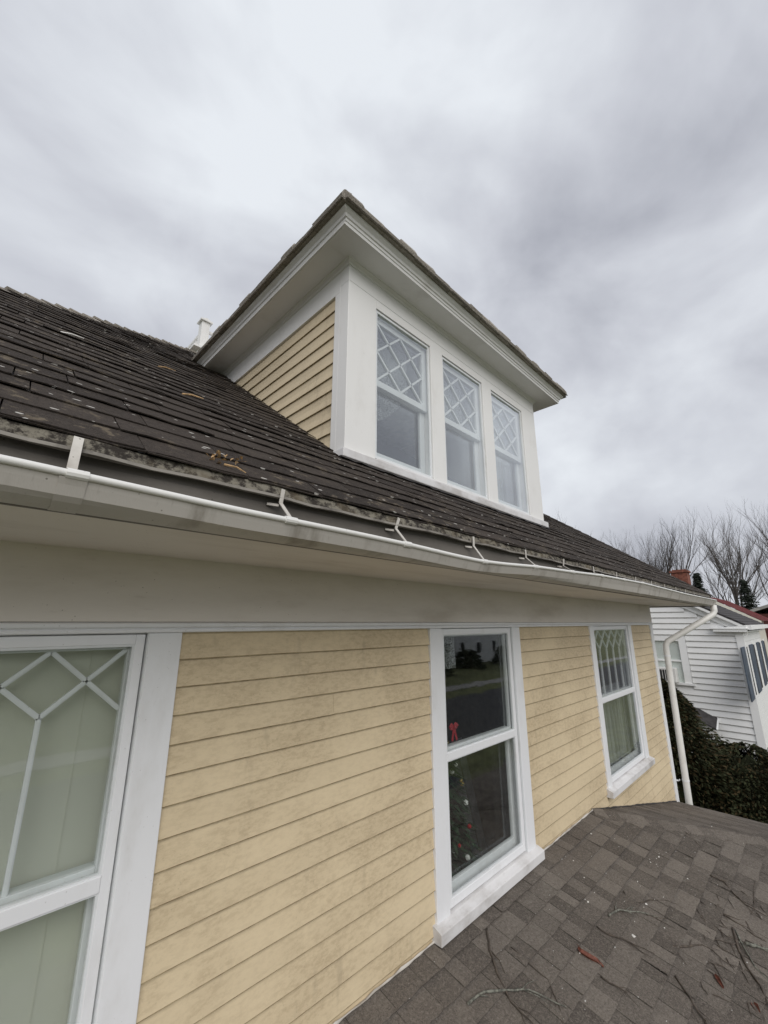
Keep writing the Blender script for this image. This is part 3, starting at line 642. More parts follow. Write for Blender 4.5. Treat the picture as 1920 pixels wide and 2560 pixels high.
for i, (a, b) in enumerate(OPEN):
    f = [lambda u: 1.80-.20*math.sin(min(1, u*1.25)*math.pi*.5+.9)*(1-u)*1.0, None, None][i]
    lb = ['swagged white lace curtain in the dormer window next to the yellow dormer cheek', 'white lace curtain in the middle window of the dormer', 'straight white lace curtain in the dormer window farthest from the yellow cheek'][i]
    if i == 0: mb = drape(a+.05, b-.10, 0, Z1-.05, .20, .015, 5, bottom=lambda u: 1.58+.42*u*u)
    elif i == 1: mb = drape(a+.05, b-.10, 1.86, Z1-.05, .20, .012, 6)
    else: mb = drape(a+.05, b-.22, 1.24, Z1-.05, .20, .018, 5)
    tag(build('lace_curtain', mb, 'lace', smooth=True), lb, 'curtain', 'curtains in the dormer windows')
# christmas tree, bow and leaning picture frames in the dark room
TX, TY = 2.50, .48
xt = empty('christmas_tree', (TX, TY, -2.5), 'small decorated christmas tree inside the dark plain window', 'christmas tree')
build('trunk', MB().tube([(TX, TY, -2.5), (TX, TY, -.95)], [.03, .008], 6), 'bark_dark', xt)
r = random.Random(4); mb = MB()
for i in range(900):
    h = r.random(); z = -2.3+h*1.35; rad = .40*(1-h)+.03; a = r.uniform(0, 6.28); q = rad*math.sqrt(r.random())
    p = Vector((TX+q*math.cos(a), TY+q*math.sin(a), z)); d = Vector((math.cos(a), math.sin(a), -.35)).normalized()*.09; s_ = d.cross(Vector((0, 0, 1))).normalized()*.02
    mb.add([p-s_, p+s_, p+d], [(0, 1, 2)])
build('needles', mb, 'xmas_green', xt)
for i in range(26):
    h = r.random(); a = r.uniform(-3.1, .3); rad = .40*(1-h)+.04; c_ = (TX+rad*math.cos(a), TY+rad*math.sin(a), -2.2+h*1.25)
    bm = bmesh.new(); bmesh.ops.create_icosphere(bm, subdivisions=1, radius=r.uniform(.014, .026), matrix=Matrix.Translation(c_)); me = bpy.data.meshes.new('ornament'); bm.to_mesh(me); bm.free(); me.materials.append(MATS[['ornament', 'ornament_white', 'bow_red'][i % 3]])
    link('ornament', me, xt)
mb = MB()
for s_ in (-1, 1):
    mb.sweep([[(2.16+s_*u*.055, .112+.01*math.cos(k*1.57), -.735+math.sin(k*1.57)*.028*math.sin(min(u, 1)*2.6+.3)) for k in range(4)] for u in (0.1, .4, .8, 1)])
    mb.bar((2.16, .108, -.74), (2.16+s_*.03, .106, -.835), .022, .003, (0, -1, 0))
mb.sweep([[(xx, .105+.012*math.cos(k*1.05), -.738+.016*math.sin(k*1.05)) for k in range(6)] for xx in (2.15, 2.17)])
tag(build('red_bow', mb, 'bow_red'), 'small red ribbon bow on the meeting rail of the plain window', 'bow')
for i, x in enumerate((3.42, 3.62)):
    pf = MB().bar((x, .75+.05*i, -2.45), (x-.16, .95+.05*i, -1.20), .10, .02, (0, -1, .2))
    tag(build('leaning_board', pf, 'picture_grey'), ['wide grey board leaning inside the dark plain window', 'grey board leaning behind the first inside the dark plain window'][i], 'board', 'boards leaning in the dark room')

# ------------------------------------------------------------------ litter on the roofs
def porch_pt(px, py, up_=.008):
    p = hit(px, py, (0, -PS, 1), PZ); return Vector((p.x, p.y, p.z+up_))
Z8 = lambda u, v: (1400+u*.31344, 1960+v*.31344)
Z7 = lambda u, v: (820+u*.66305, 1960+v*.663)
TW = [(Z8, [(295, 1160), (400, 1235), (520, 1275), (640, 1320), (760, 1380)], 6, 'bark_dark', 'slim dark twig lying straight down the porch shingles'),
 (Z8, [(390, 1070), (470, 1030), (560, 1035), (680, 1050), (790, 1085)], 8, 'bark_lichen', 'grey lichen-covered twig on the porch roof below the house corner'),
 (Z8, [(690, 1060), (760, 1085), (830, 1095), (865, 1080)], 6, 'bark_dark', 'short dark twig touching the lichen-covered one'),
 (Z8, [(630, 975), (720, 945), (800, 942), (870, 945)], 5, 'bark_dark', 'thin level twig just above the lichen-covered one'),
 (Z8, [(910, 1320), (1000, 1318), (1130, 1300), (1220, 1350), (1300, 1430), (1400, 1490)], 8, 'bark_dark', 'bent dark twig with an elbow on the porch roof'),
 (Z8, [(920, 1320), (960, 1400), (1015, 1470)], 5, 'bark_dark', 'short twig hanging from the bent elbow twig'),
 (Z8, [(1200, 750), (1310, 800), (1390, 890), (1480, 980), (1659, 1080)], 8, 'bark_dark', 'long dark branch lying below the hip of the porch roof'),
 (Z8, [(1490, 1300), (1560, 1320), (1659, 1345), (1760, 1375)], 14, 'bark_lichen', 'thick pale broken stick on the porch roof'),
 (Z8, [(1380, 1170), (1430, 1350), (1510, 1500), (1600, 1640), (1659, 1760), (1720, 1900)], 11, 'bark_dark', 'longest dark branch running down the porch roof'),
 (Z8, [(1400, 1180), (1470, 1330), (1560, 1480), (1640, 1560), (1760, 1700)], 7, 'bark_lichen', 'grey branch lying along the longest dark branch'),
 (Z8, [(930, 1560), (1010, 1690), (1100, 1830), (1165, 1914), (1200, 1980)], 8, 'bark_dark', 'dark twig fanned out at its upper tip'),
 (Z8, [(330, 1560), (400, 1610), (470, 1650), (540, 1690)], 7, 'bark_dark', 'short crooked twig with a red-brown bud'),
 (Z7, [(600, 555), (612, 640), (640, 730), (690, 830), (750, 900), (790, 940)], 9, 'bark_dark', 'long curved dark twig pointing at the plain window sill'),
 (Z7, [(525, 840), (590, 805), (680, 790), (760, 795), (840, 830), (900, 860)], 8, 'bark_lichen', 'lichened twig crossing the long curved one'),
 (Z7, [(690, 625), (760, 690), (830, 750), (880, 870), (885, 920)], 5, 'bark_dark', 'thin dark twig beside the long curved one'),
 (Z8, [(1310, 1060), (1440, 1140), (1560, 1230), (1659, 1290)], 6, 'bark_dark', 'twig in the tangle above the thick pale stick'),
 (Z8, [(1230, 1150), (1330, 1240), (1430, 1290), (1500, 1420)], 5, 'bark_dark', 'twig in the tangle left of the thick pale stick'),
 (Z8, [(1560, 780), (1545, 880), (1560, 980), (1530, 1060)], 5, 'bark_dark', 'forked twig standing off the long branch below the hip'),
 (Z8, [(1000, 395), (1020, 410), (1050, 430)], 4, 'bark_dark', 'tiny twig caught on the porch hip caps'),
 (Z8, [(1080, 470), (1140, 525)], 4, 'bark_dark', 'tiny twig just below the porch hip caps'),
 (Z8, [(300, 1030), (325, 1060), (335, 1075)], 3, 'bark_dark', 'tiny curled twig left of the lichen-covered one'),
 (Z8, [(510, 870), (520, 890)], 6, 'bark_dark', 'dark bud fallen on the porch shingles')]
r = random.Random(17)
for fn, pts, rad, mat, lab in TW:
    P_ = [porch_pt(*fn(*p), up_=.007+rad*.0006+r.uniform(0, .012)) for p in pts]; n = len(P_); rr = rad*.00075
    o = empty('twig', P_[0], lab, 'twig', 'fallen twigs on the porch roof')
    pp = []; ra = []
    for i in range(n-1):
        for k in range(3):
            t = k/3; pp.append(P_[i].lerp(P_[i+1], t)+Vector((r.uniform(-1, 1), r.uniform(-1, 1), 0))*.004); ra.append(rr*(1.15-.75*(i+t)/(n-1))*r.uniform(.85, 1.2))
    pp.append(P_[-1]); ra.append(rr*.35)
    build('stem', MB().tube(pp, ra, 6), mat, o, smooth=True)
    if n > 3:
        for k in range(2+rad//3):
            i = r.randrange(2, len(pp)-1); d = (pp[min(i+1, len(pp)-1)]-pp[i-1]).normalized(); s_ = Vector((-d.y, d.x, 0))*r.choice((-1, 1)); L = r.uniform(.03, .10)*(1+rad/10)
            a = pp[i]; b = a+(d*.8+s_*.55).normalized()*L*.5; c = b+(d+s_*r.uniform(-.3, .6)).normalized()*L*.5; c.z = PZ+PS*c.y+.012; b.z = max(b.z, PZ+PS*b.y+.012)
            build('side_shoot', MB().tube([a, b, c], [ra[i]*.6, ra[i]*.45, .0006], 5), mat, o, smooth=True)
# fine loose twigs in the tangle toward the open corner of the roof
for i in range(60):
    u = r.uniform(1080, 1900); v = r.uniform(850, 1800); a = r.uniform(.2, 1.3); L = r.uniform(60, 190)
    P_ = [porch_pt(*Z8(u+math.cos(a)*L*t, v+math.sin(a)*L*t+r.uniform(-8, 8)), up_=.009+r.uniform(0, .008)) for t in (0, .35, .7, 1)]
    tag(build('twig', MB().tube(P_, [.0036, .003, .0024, .001], 5), 'bark_dark'), 'fine loose dark twig in the scattered tangle on the porch roof', 'twig', 'fine twigs on the porch roof')
def curl(name, pts, w, mat, lab, cat):
    P_ = [porch_pt(*Z8(*p), up_=.010) for p in pts]; rings = []
    for i, p in enumerate(P_):
        d = (P_[min(i+1, len(P_)-1)]-P_[max(i-1, 0)]).normalized(); s_ = Vector((-d.y, d.x, 0)); ww = w*math.sin(math.pi*(i+.6)/(len(P_)+.2))
        rings.append([p-s_*ww+Vector((0, 0, .016*ww/w)), p-s_*ww*.4, p+s_*ww*.4, p+s_*ww+Vector((0, 0, .02*ww/w)), p+s_*ww*.4+Vector((0, 0, .0025)), p-s_*ww*.4+Vector((0, 0, .0025))])
    tag(build(name, MB().sweep(rings), mat), lab, cat)
curl('dead_leaf', [(130, 1300), (165, 1360), (230, 1405), (300, 1440), (350, 1480)], .016, 'leaf_red', 'long curled red-brown dead leaf on the porch roof', 'leaf')
curl('dead_leaf', [(1235, 1540), (1265, 1590), (1305, 1650)], .012, 'leaf_red', 'small curled red-brown leaf near the dark twig with a fanned tip', 'leaf')
curl('dead_leaf', [(1540, 1770), (1560, 1800), (1590, 1850)], .018, 'leaf_red', 'wide reddish dead leaf beside the longest dark branch', 'leaf')
for i in range(46):                               # flakes of white paint and droppings
    u, v = (r.uniform(0, 1300), r.uniform(250, 1500)) if i > 14 else [(330, 650), (375, 390), (620, 790), (225, 955), (690, 970), (1040, 970), (250, 405), (605, 362), (820, 540), (790, 590), (175, 860), (10, 1050), (1020, 765), (590, 1225), (805, 1495)][i]
    c = porch_pt(*Z8(u, v), up_=.0078); s_ = r.uniform(.004, .008) if i > 14 else r.uniform(.008, .018); k = 6
    ring = [c+Vector((math.cos(a*6.283/k)*s_*r.uniform(.5, 1.3), math.sin(a*6.283/k)*s_*r.uniform(.3, .8), 0)) for a in range(k)]
    for q in ring: q.z = PZ+PS*q.y+.0085
    tag(build('paint_flake', MB().add(ring+[q+Vector((0, 0, .0018)) for q in ring], [tuple(range(k))[::-1], tuple(range(k, 2*k))]+[(j, (j+1) % k, (j+1) % k+k, j+k) for j in range(k)]), 'chip_white'), 'small white paint flake lying on the porch shingles', 'paint flake', 'white flakes on the porch roof')
# dried seed cluster caught on the gutter edge
def mroof(px, py, h=.012): p = hit(px, py, (0, -S, 1), RZ0-S*RY0); return Vector((p.x, p.y, p.z+h))
c0 = mroof(560, 1170); sc_ = empty('seed_cluster', c0, 'dried tan seed cluster caught on the roof edge above the gutter', 'leaf')
mb = MB(); r = random.Random(2)
for i in range(26):
    a = c0+Vector((r.uniform(-.05, .05), r.uniform(-.03, .04), r.uniform(.002, .03))); d = Vector((r.uniform(-1, 1), r.uniform(-1, .3), r.uniform(-.4, .9))).normalized()*r.uniform(.012, .03); s_ = d.cross(Vector((0, 0, 1))).normalized()*.006
    mb.add([a, a+d*.5+s_, a+d, a+d*.5-s_+Vector((0, 0, .004))], [(0, 1, 2), (0, 2, 3)])
build('husks', mb, 'leaf_tan', sc_); build('stem', MB().tube([c0, c0+Vector((.03, -.03, -.01)), c0+Vector((.05, -.055, -.03))], [.004, .003, .0015], 5), 'leaf_tan', sc_)
for px_, py_, lab in ((455, 990, 'small dark twig with seeds lying across the main roof courses'), (395, 920, 'pale tuft of dried debris on the main roof below the dormer eave'), (150, 835, 'white weathered splinter on the upper main roof')):
    c0 = mroof(px_, py_); tag(build('roof_debris', MB().tube([c0, c0+Vector((.05, .01, .02)), c0+Vector((.11, -.01, .012))], [.006, .005, .002], 5), 'chip_white' if 'white' in lab else 'leaf_tan'), lab, 'debris')

# ------------------------------------------------------------------ the white house next door
NX = 14.5
k2 = (NX-CAM.x)/(12-CAM.x)
def np_(y, z): return (CAM.y+(y-CAM.y)*k2, CAM.z+(z-CAM.z)*k2)
nc, _ = np_(-.74, 0); _, nez = np_(0, -.13)             # corner toward the street, eave height
NE = .137*k2
SN = .57
nh = empty('white_house', (NX+4, nc+5, GZ), 'white clapboard house next door with blue shutters and dark roof', 'house')
NYB = nc+9.2; PK = (nc+NYB)/2; NXE = NX+5.2
rk = lambda y: nez+.10+SN*(min(y, 2*PK-y)-nc)
nwall = build('wall', MB().add([(NX+.03, nc, GZ), (NX+.03, NYB, GZ), (NX+.03, NYB, nez), (NX+.03, PK, rk(PK)-.05), (NX+.03, nc, nez)], [(0, 1, 2, 3, 4)])
      .add([(NX+.02, nc+.02, GZ), (NXE, nc+.02, GZ), (NXE, nc+.02, nez), (NX+.02, nc+.02, nez)], [(0, 1, 2, 3)]).add([(NXE, nc+.02, GZ), (NXE, NYB, GZ), (NXE, NYB, nez), (NXE, nc+.02, nez)], [(0, 1, 2, 3)]), 'neighbour_white', nh)
wl0, _ = np_(1.05, 0); wr0, _ = np_(.498, 0); _, wt0 = np_(0, -.405); _, wb0 = np_(0, -1.28)
k = 0; z = rk(PK)
top = np_(0, -.534)[1]
for k in range(-14, 36):
    zb = top-k*NE; yend = nc if zb < nez else nc+(zb+NE-nez)/SN
    segs = [(yend+.03, NYB-2)]
    if zb < wt0+.12 and zb+NE > wb0-.1: segs = [(yend+.03, wr0-.20), (wl0+.15, NYB-2)]
    for a, b in segs:
        if b-a < .3 or zb < GZ: continue
        o = build('clapboard', MB().sweep([[(NX-.014+random.uniform(-.002, .002), y, zb), (NX+.02, y, zb), (NX+.029, y, zb+NE+.01), (NX+.010, y, zb+NE+.01), (NX-.015, y, zb+.013)] for y in (a, (a+b)/2, b)]), 'neighbour_white', nwall)
        o.data.materials.append(MATS['shadow_grime_edge_white'])
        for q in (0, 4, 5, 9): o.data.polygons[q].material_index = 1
        build('clapboard', MB().box(NX+.05, NXE-.05, nc-.002, nc+.019, zb+.012, zb+NE), 'neighbour_white', nwall) if zb < nez-.1 and a < nc+.5 else None
build('corner_board', MB().box(NX-.03, NX+.02, nc-.03, nc+.12, GZ, nez-.05).box(NX-.029, NX+.12, nc-.045, nc-.0305, GZ, nez-.05), 'neighbour_white', nh)
nw = build('window', frame(MB(), 0, 0, 0, 0, 0, 0, 0, 0, 0) if False else MB().box(NX-.03, NX+.03, wr0-.19, wr0-.02, wb0-.10, wt0+.12).box(NX-.031, NX+.03, wl0, wl0+.15, wb0-.10, wt0+.12).box(NX-.03, NX+.03, wr0-.02, wl0, wt0, wt0+.12).box(NX-.02, NX+.03, wr0-.02, wl0, (wt0+wb0)/2-.05, (wt0+wb0)/2-.01), 'neighbour_white', nh)
build('sill', MB().box(NX-.07, NX+.03, wr0-.26, wl0+.2, wb0-.16, wb0-.10), 'neighbour_white', nw)
build('pane', MB().box(NX+.012, NX+.02, wr0-.02, wl0, wb0-.1, wt0), 'glass', nw); build('blind', MB().box(NX+.032, NX+.04, wr0-.1, wl0+.1, wb0-.1, wt0+.05), 'picture_grey', nw)
ac = empty('air_conditioner', (NX-.1, wr0+.25, wb0-.08), 'white window air conditioner in the neighbouring white house', 'air conditioner')
ay0, _ = np_(.607, 0); ay1, _ = np_(.97, 0); _, az1 = np_(0, -1.03); az0 = wb0-.09
build('housing', MB().box(NX-.28, NX+.02, ay0, ay1, az0, az1), 'ac_white', ac, .01); build('grille', MB().box(NX-.285, NX-.279, ay0+.05, ay1-.05, az0+.04, az1-.05), 'black_plastic', ac)
for i in range(5): build('louvre', MB().box(NX-.291, NX-.2855, ay0+.05+i*(ay1-ay0-.1)/5, ay0+.06+i*(ay1-ay0-.1)/5, az0+.04, az1-.05), 'ac_white', ac)
# roof, rake boards, eave return
oh = .14; yo = nc-oh
zr = lambda y: nez+.16+SN*(y-yo)-SN*0
RXE = NXE+.3
rv = [(NX-oh, yo, zr(yo)), (RXE, yo, zr(yo)), (RXE, PK, zr(PK)), (NX-oh, PK, zr(PK)), (RXE, 2*PK-yo, zr(yo)), (NX-oh, 2*PK-yo, zr(yo))]
nr_ = build('roof', MB().add(rv+[(x, y, z-.05) for x, y, z in rv], [(0, 1, 2, 3), (3, 2, 4, 5), (6, 9, 8, 7), (9, 11, 10, 8), (0, 3, 9, 6), (3, 5, 11, 9), (0, 6, 7, 1), (1, 7, 8, 2), (2, 8, 10, 4)]), 'dark_shingle_far', nh)
kn = math.sqrt(1+SN*SN); EN = .16
Mn = frameM((0, yo, zr(yo)), (1, 0, 0), (0, 1, SN)); mb = MB()
for j in range(int((PK-yo)*kn/EN)):
    mb.add([Mn @ Vector(p) for p in [(NX-oh-.01, j*EN-.01, .012), (RXE, j*EN-.01, .012), (RXE, j*EN+EN, .002), (NX-oh-.01, j*EN+EN, .002), (NX-oh-.01, j*EN-.01, .003), (RXE, j*EN-.01, .003)]], [(0, 1, 2, 3), (0, 4, 5, 1)])
build('shingle_course', mb, 'dark_shingle_far', nr_, kind='stuff')
for off, d0, d1, nm in ((0.0, -.05, -.12, 'rake_board'), (.12, -.125, -.30, 'rake_frieze')):
    X = NX-oh+off
    build(nm, MB().add([(x, y, zr(y)+d) for x in (X-.02, X+.02+off*0) for y, d in ((yo, d0), (PK, d0), (PK, d1), (yo, d1))], [(0, 1, 2, 3), (7, 6, 5, 4), (0, 4, 5, 1), (3, 2, 6, 7), (0, 3, 7, 4)]), 'neighbour_white', nh)
build('rake_soffit', MB().add([(x, y, zr(y)-.12-e_) for e_ in (0, .02) for x, y in ((NX-oh, yo), (NX+.02, yo), (NX+.02, PK), (NX-oh, PK))], [(0, 1, 2, 3), (7, 6, 5, 4), (0, 4, 5, 1), (3, 7, 4, 0)]), 'neighbour_white', nh)
ry1, _ = np_(-.254, 0)
build('eave_return', MB().prism([(yo-.02, zr(yo)-.20), (ry1, zr(yo)-.20), (ry1-.03, zr(yo)-.12), (yo-.02, zr(yo)-.02)], NX-oh-.03, NX+.02).box(NX-oh-.05, NX+.02, yo-.06, ry1+.03, zr(yo)-.13, zr(yo)-.10), 'neighbour_white', nh)
build('eave_gutter', MB().box(NX-oh, RXE, yo-.12, yo-.005, zr(yo)-.14, zr(yo)-.02), 'neighbour_white', nh); build('eave_soffit', MB().box(NX+.02, RXE, yo, nc+.02, nez-.05, nez-.02), 'neighbour_white', nh)
def nfx(px): return hit(px, 1640, (0, 1, 0), nc-.05).x
for i, (a, b, c) in enumerate(((1860, 1871, 1877), (1882, 1890.5, 1895.5), (1901, 1906.5, 1911), (1915, 1918.5, 1922))):    # shutters beside the windows of the street front
    xa, xb, xc = nfx(a), nfx(b), nfx(c)
    for z0_, z1_ in ((nez-1.72, nez-.42), (nez-4.4, nez-2.95)):
        build('shutter', MB().box(xa, xb, nc-.030, nc-.004, z0_, z1_), 'blue_shutter', nh, .004)
        w_ = build('window', MB().box(xb+.02, xc, nc-.012, nc-.004, z0_-.04, z1_+.04), 'neighbour_white', nh); build('pane', MB().box(xb+.05, xc-.03, nc-.016, nc-.0125, z0_+.03, z1_-.03), 'black_plastic', w_)
# lean-to bay roof low on the gable wall
ly, lz = np_(.0, -2.10); lz2 = np_(0, -1.87)[1]; ly2 = np_(.43, 0)[0]
build('bay_roof', MB().add([(NX-.40, ly-.02, lz-.16), (NX+.01, ly-.02, lz+.05), (NX+.01, ly+1.2, lz+.62), (NX-.40, ly+1.2, lz+.42), (NX-.40, ly-.02, lz-.21), (NX+.01, ly-.02, lz+.0), (NX+.01, ly+1.2, lz+.57), (NX-.40, ly+1.2, lz+.37)],
      [(0, 1, 2, 3), (7, 6, 5, 4), (0, 4, 5, 1), (0, 3, 7, 4), (3, 2, 6, 7)]), 'dark_shingle_far', nh)
build('bay_trim', MB().bar((NX-.41, ly-.05, lz-.20), (NX+.01, ly-.05, lz+.01), .06, .03, (0, -1, 0)), 'neighbour_white', nh)
# brick chimney on the ridge
cx_ = NX+1.6; cd_ = ray(1704, 1448); 
tt = (cx_+.3-CAM.x)/cd_.x; cp = CAM+cd_*tt
ch = build('chimney', MB().box(cx_, cx_+.45, cp.y-.22, cp.y+.22, zr(cp.y)-.3, cp.z+.20).box(cx_-.04, cx_+.49, cp.y-.26, cp.y+.26, cp.z+.20, cp.z+.26).box(cx_+.03, cx_+.42, cp.y-.19, cp.y+.19, cp.z+.26, cp.z+.30), 'brick_far', nh)

# ------------------------------------------------------------------ the red-roofed house beyond
X3 = 24.0
def at_x(px, py, X): d = ray(px, py); return CAM+d*((X-CAM.x)/d.x)
ea = at_x(1903, 1551, X3); hi = at_x(1770, 1493, X3); sl = (hi.z-ea.z)/(hi.y-ea.y)
rh = empty('red_roofed_house', (X3+3, hi.y, GZ), 'cream house with a red metal roof beyond the white house', 'house')
ypk = hi.y+.05; zp = ea.z+sl*(ypk-ea.y)
build('wall', MB().add([(X3+.3, ea.y+.4, GZ), (X3+.3, 2*ypk-ea.y-.4, GZ), (X3+.3, 2*ypk-ea.y-.4, ea.z), (X3+.3, ypk, zp-.15), (X3+.3, ea.y+.4, ea.z)], [(0, 1, 2, 3, 4)]).box(X3+.31, X3+7, ea.y+.41, 2*ypk-ea.y-.41, GZ, ea.z), 'cream_trim', rh)
rv = [(X3, ea.y, ea.z), (X3+7, ea.y, ea.z), (X3+7, ypk, zp), (X3, ypk, zp), (X3+7, 2*ypk-ea.y, ea.z), (X3, 2*ypk-ea.y, ea.z)]
rr_ = build('roof', MB().add(rv, [(0, 1, 2, 3), (3, 2, 4, 5)]), 'red_metal', rh)
for i in range(15):
    x = X3+.02+i*.49; build('standing_seam', MB().add([(x+dx, y, z+dz) for y, z in ((ea.y, ea.z), (ypk, zp)) for dx, dz in ((0, 0), (.03, 0), (.03, .04), (0, .04))], [(0, 1, 5, 4), (1, 2, 6, 5), (2, 3, 7, 6), (3, 0, 4, 7), (0, 3, 2, 1)]), 'red_metal', rr_)
build('rake_board', MB().add([(X3-.02, ea.y, ea.z-.02), (X3-.02, ypk, zp-.02), (X3-.02, ypk, zp-.45), (X3-.02, ea.y, ea.z-.30), (X3+.03, ea.y, ea.z-.02), (X3+.03, ypk, zp-.02), (X3+.03, ypk, zp-.45), (X3+.03, ea.y, ea.z-.30)], [(0, 1, 2, 3), (7, 6, 5, 4), (0, 4, 5, 1), (3, 2, 6, 7), (0, 3, 7, 4)]), 'cream_trim', rh)
bn = empty('barn', (42, 6, GZ), 'dark red barn with a grey roof far behind the red metal roof', 'barn')
e2 = at_x(1860, 1528, 40)
build('wall', MB().box(40, 52, e2.y-7, e2.y+1, GZ, e2.z-.2), 'barn_red', bn)
build('roof', MB().prism([(e2.y-7.5, e2.z-.6), (e2.y-3, e2.z+1.0), (e2.y+1.6, e2.z-.6), (e2.y+1.6, e2.z-.8), (e2.y-3, e2.z+.8), (e2.y-7.5, e2.z-.8)], 39.6, 52.4), 'concrete', bn)
# house across the street, seen only in the window reflections
ah = empty('white_house_across', (52, -36, GZ), 'white house across the street mirrored in the plain window', 'house')
build('wall', MB().box(38, 66, -42, -32, GZ, 1.2), 'neighbour_white', ah)
build('roof', MB().prism([(-42.6, 1.2), (-37, 4.6), (-31.4, 1.2)], 37.5, 66.5), 'dark_shingle_far', ah)
for i in range(7):
    for z in (-4.2, -1.4): 
        w_ = build('window', MB().box(40.2+i*3.7, 41.3+i*3.7, -32.0, -31.94, z, z+1.7), 'neighbour_white', ah); build('pane', MB().box(40.3+i*3.7, 41.2+i*3.7, -31.94, -31.92, z+.1, z+1.6), 'black_plastic', w_)

# ------------------------------------------------------------------ vegetation
def leafcloud(mb, rnd, n, shape, size, droop):
    for _ in range(n):
        p, out = shape(rnd); d = (out+Vector((rnd.uniform(-.6, .6), rnd.uniform(-.6, .6), droop+rnd.uniform(-.4, .4)))).normalized(); L = size*rnd.uniform(.5, 1.4)
        s_ = d.cross(Vector((rnd.uniform(-1, 1), rnd.uniform(-1, 1), rnd.uniform(-1, 1)))).normalized()*L*.22
        mb.add([p, p+d*L*.5+s_, p+d*L, p+d*L*.5-s_], [(0, 1, 2), (0, 2, 3)])
def bare_tree(seed, H, spread):
    r = random.Random(seed); mb = MB(); trunk = MB()
    def grow(p, d, L, rad, lev, tgt):
        pts = [p]; ra = [rad]; n = 5 if lev < 2 else 3
        for i in range(n):
            d = (d+Vector((r.uniform(-1, 1), r.uniform(-1, 1), r.uniform(-.3, .7)))*(.10 if lev < 2 else .20)).normalized(); pts.append(pts[-1]+d*L/n); ra.append(rad*(1-.5*(i+1)/n))
        tgt.tube(pts, ra, 6 if lev == 0 else (4 if lev < 3 else 3), lev < 1)
        if lev >= 5 or rad < .006: return
        m = {0: r.randint(3, 5), 1: r.randint(4, 6), 2: r.randint(4, 6), 3: r.randint(4, 5), 4: r.randint(3, 4)}[lev]
        for i in range(m):
            t = 1 if i == 0 else r.uniform(.35, .98); j = min(n-1, int(t*n)); q = pts[j].lerp(pts[j+1], t*n-j) if t < 1 else pts[-1]
            a = r.uniform(0, 6.283); s_ = d.orthogonal(); s_ = (Matrix.Rotation(a, 3, d) @ s_).normalized()
            nd = (d+s_*spread*r.uniform(.45, 1.1)*(.5 if i == 0 else 1)+Vector((0, 0, .38))).normalized()
            grow(q, nd, L*r.uniform(.50, .72), ra[j]*(.72 if i == 0 else r.uniform(.40, .60)), lev+1, mb)
    grow(Vector((0, 0, -.3)), Vector((r.uniform(-.06, .06), r.uniform(-.06, .06), 1)), H*.42, H*.0150, 0, trunk)
    return trunk, mb
protos = []
for sd_, H, spd in ((3, 16, .55), (8, 18, .45), (15, 15, .65), (23, 17, .5)):
    t_, b_ = bare_tree(sd_, H, spd); vv = sorted(b_.v, key=lambda q: -q[2])[:400]; c_ = sum((Vector(q) for q in vv), Vector())/len(vv); protos.append((t_.mesh('trunk', 'bark_tree'), b_.mesh('branches', 'bark_tree'), Vector((c_.x, c_.y, vv[0][2]))))
def place_tree(px, tpx, dist, var, lab, rot):
    """bare tree whose crown top is seen at (px, tpx); the distance is that of the wooded slope behind the houses"""
    d = ray(px, tpx); h = math.hypot(d.x, d.y); p = CAM+d*(dist/h); base = GZ+max(0, (p.y-20)*.10)*(1 if p.x > 25 else 0); H = p.z-base
    tm, bm_, tp = protos[var]; s_ = H/tp.z; q_ = Matrix.Rotation(rot, 3, 'Z') @ Vector((tp.x*s_*1.1, tp.y*s_*1.1, 0)); p = p-q_
    o = empty('bare_tree', (p.x, p.y, base), lab, 'tree', 'bare trees on the slope behind the houses')
    M = Matrix.Translation((p.x, p.y, base)) @ Matrix.Rotation(rot, 4, 'Z') @ Matrix.Diagonal((s_*1.1, s_*1.1, s_, 1))
    link('trunk', tm, o, M); link('crown', bm_, o, M)
for a in [(1395, 1268, 60, 2, 'bare tree top showing over the roof hip beside the dormer sill', 1.0),
          (1478, 1318, 58, 0, 'small bare tree tips rising over the main roof slope', 4.0), (1530, 1318, 60, 3, 'low bare tree tops just clear of the main roof slope', 1.2), (1588, 1312, 58, 2, 'low bare tree farthest along the main roof slope', 2.2),
          (1620, 1300, 50, 1, 'slender bare tree leaning apart from the taller ones', .4), (1668, 1282, 46, 0, 'bare tree with arching limbs beside the brick chimney', 2.9),
          (1715, 1262, 48, 3, 'bare tree rising straight behind the brick chimney', 5.1), (1775, 1252, 44, 1, 'broad bare tree with many upright limbs behind the spruces', 1.7),
          (1822, 1250, 50, 2, 'bare tree between the broad one and the tall slender one', 3.6), (1868, 1238, 46, 3, 'tallest bare tree with a straight trunk above the red roof', .9), (1925, 1244, 44, 0, 'bare tree above the barn roof', 2.0), (1750, 1300, 64, 0, 'faint bare tree far back behind the broad one', .2)]: place_tree(*a)
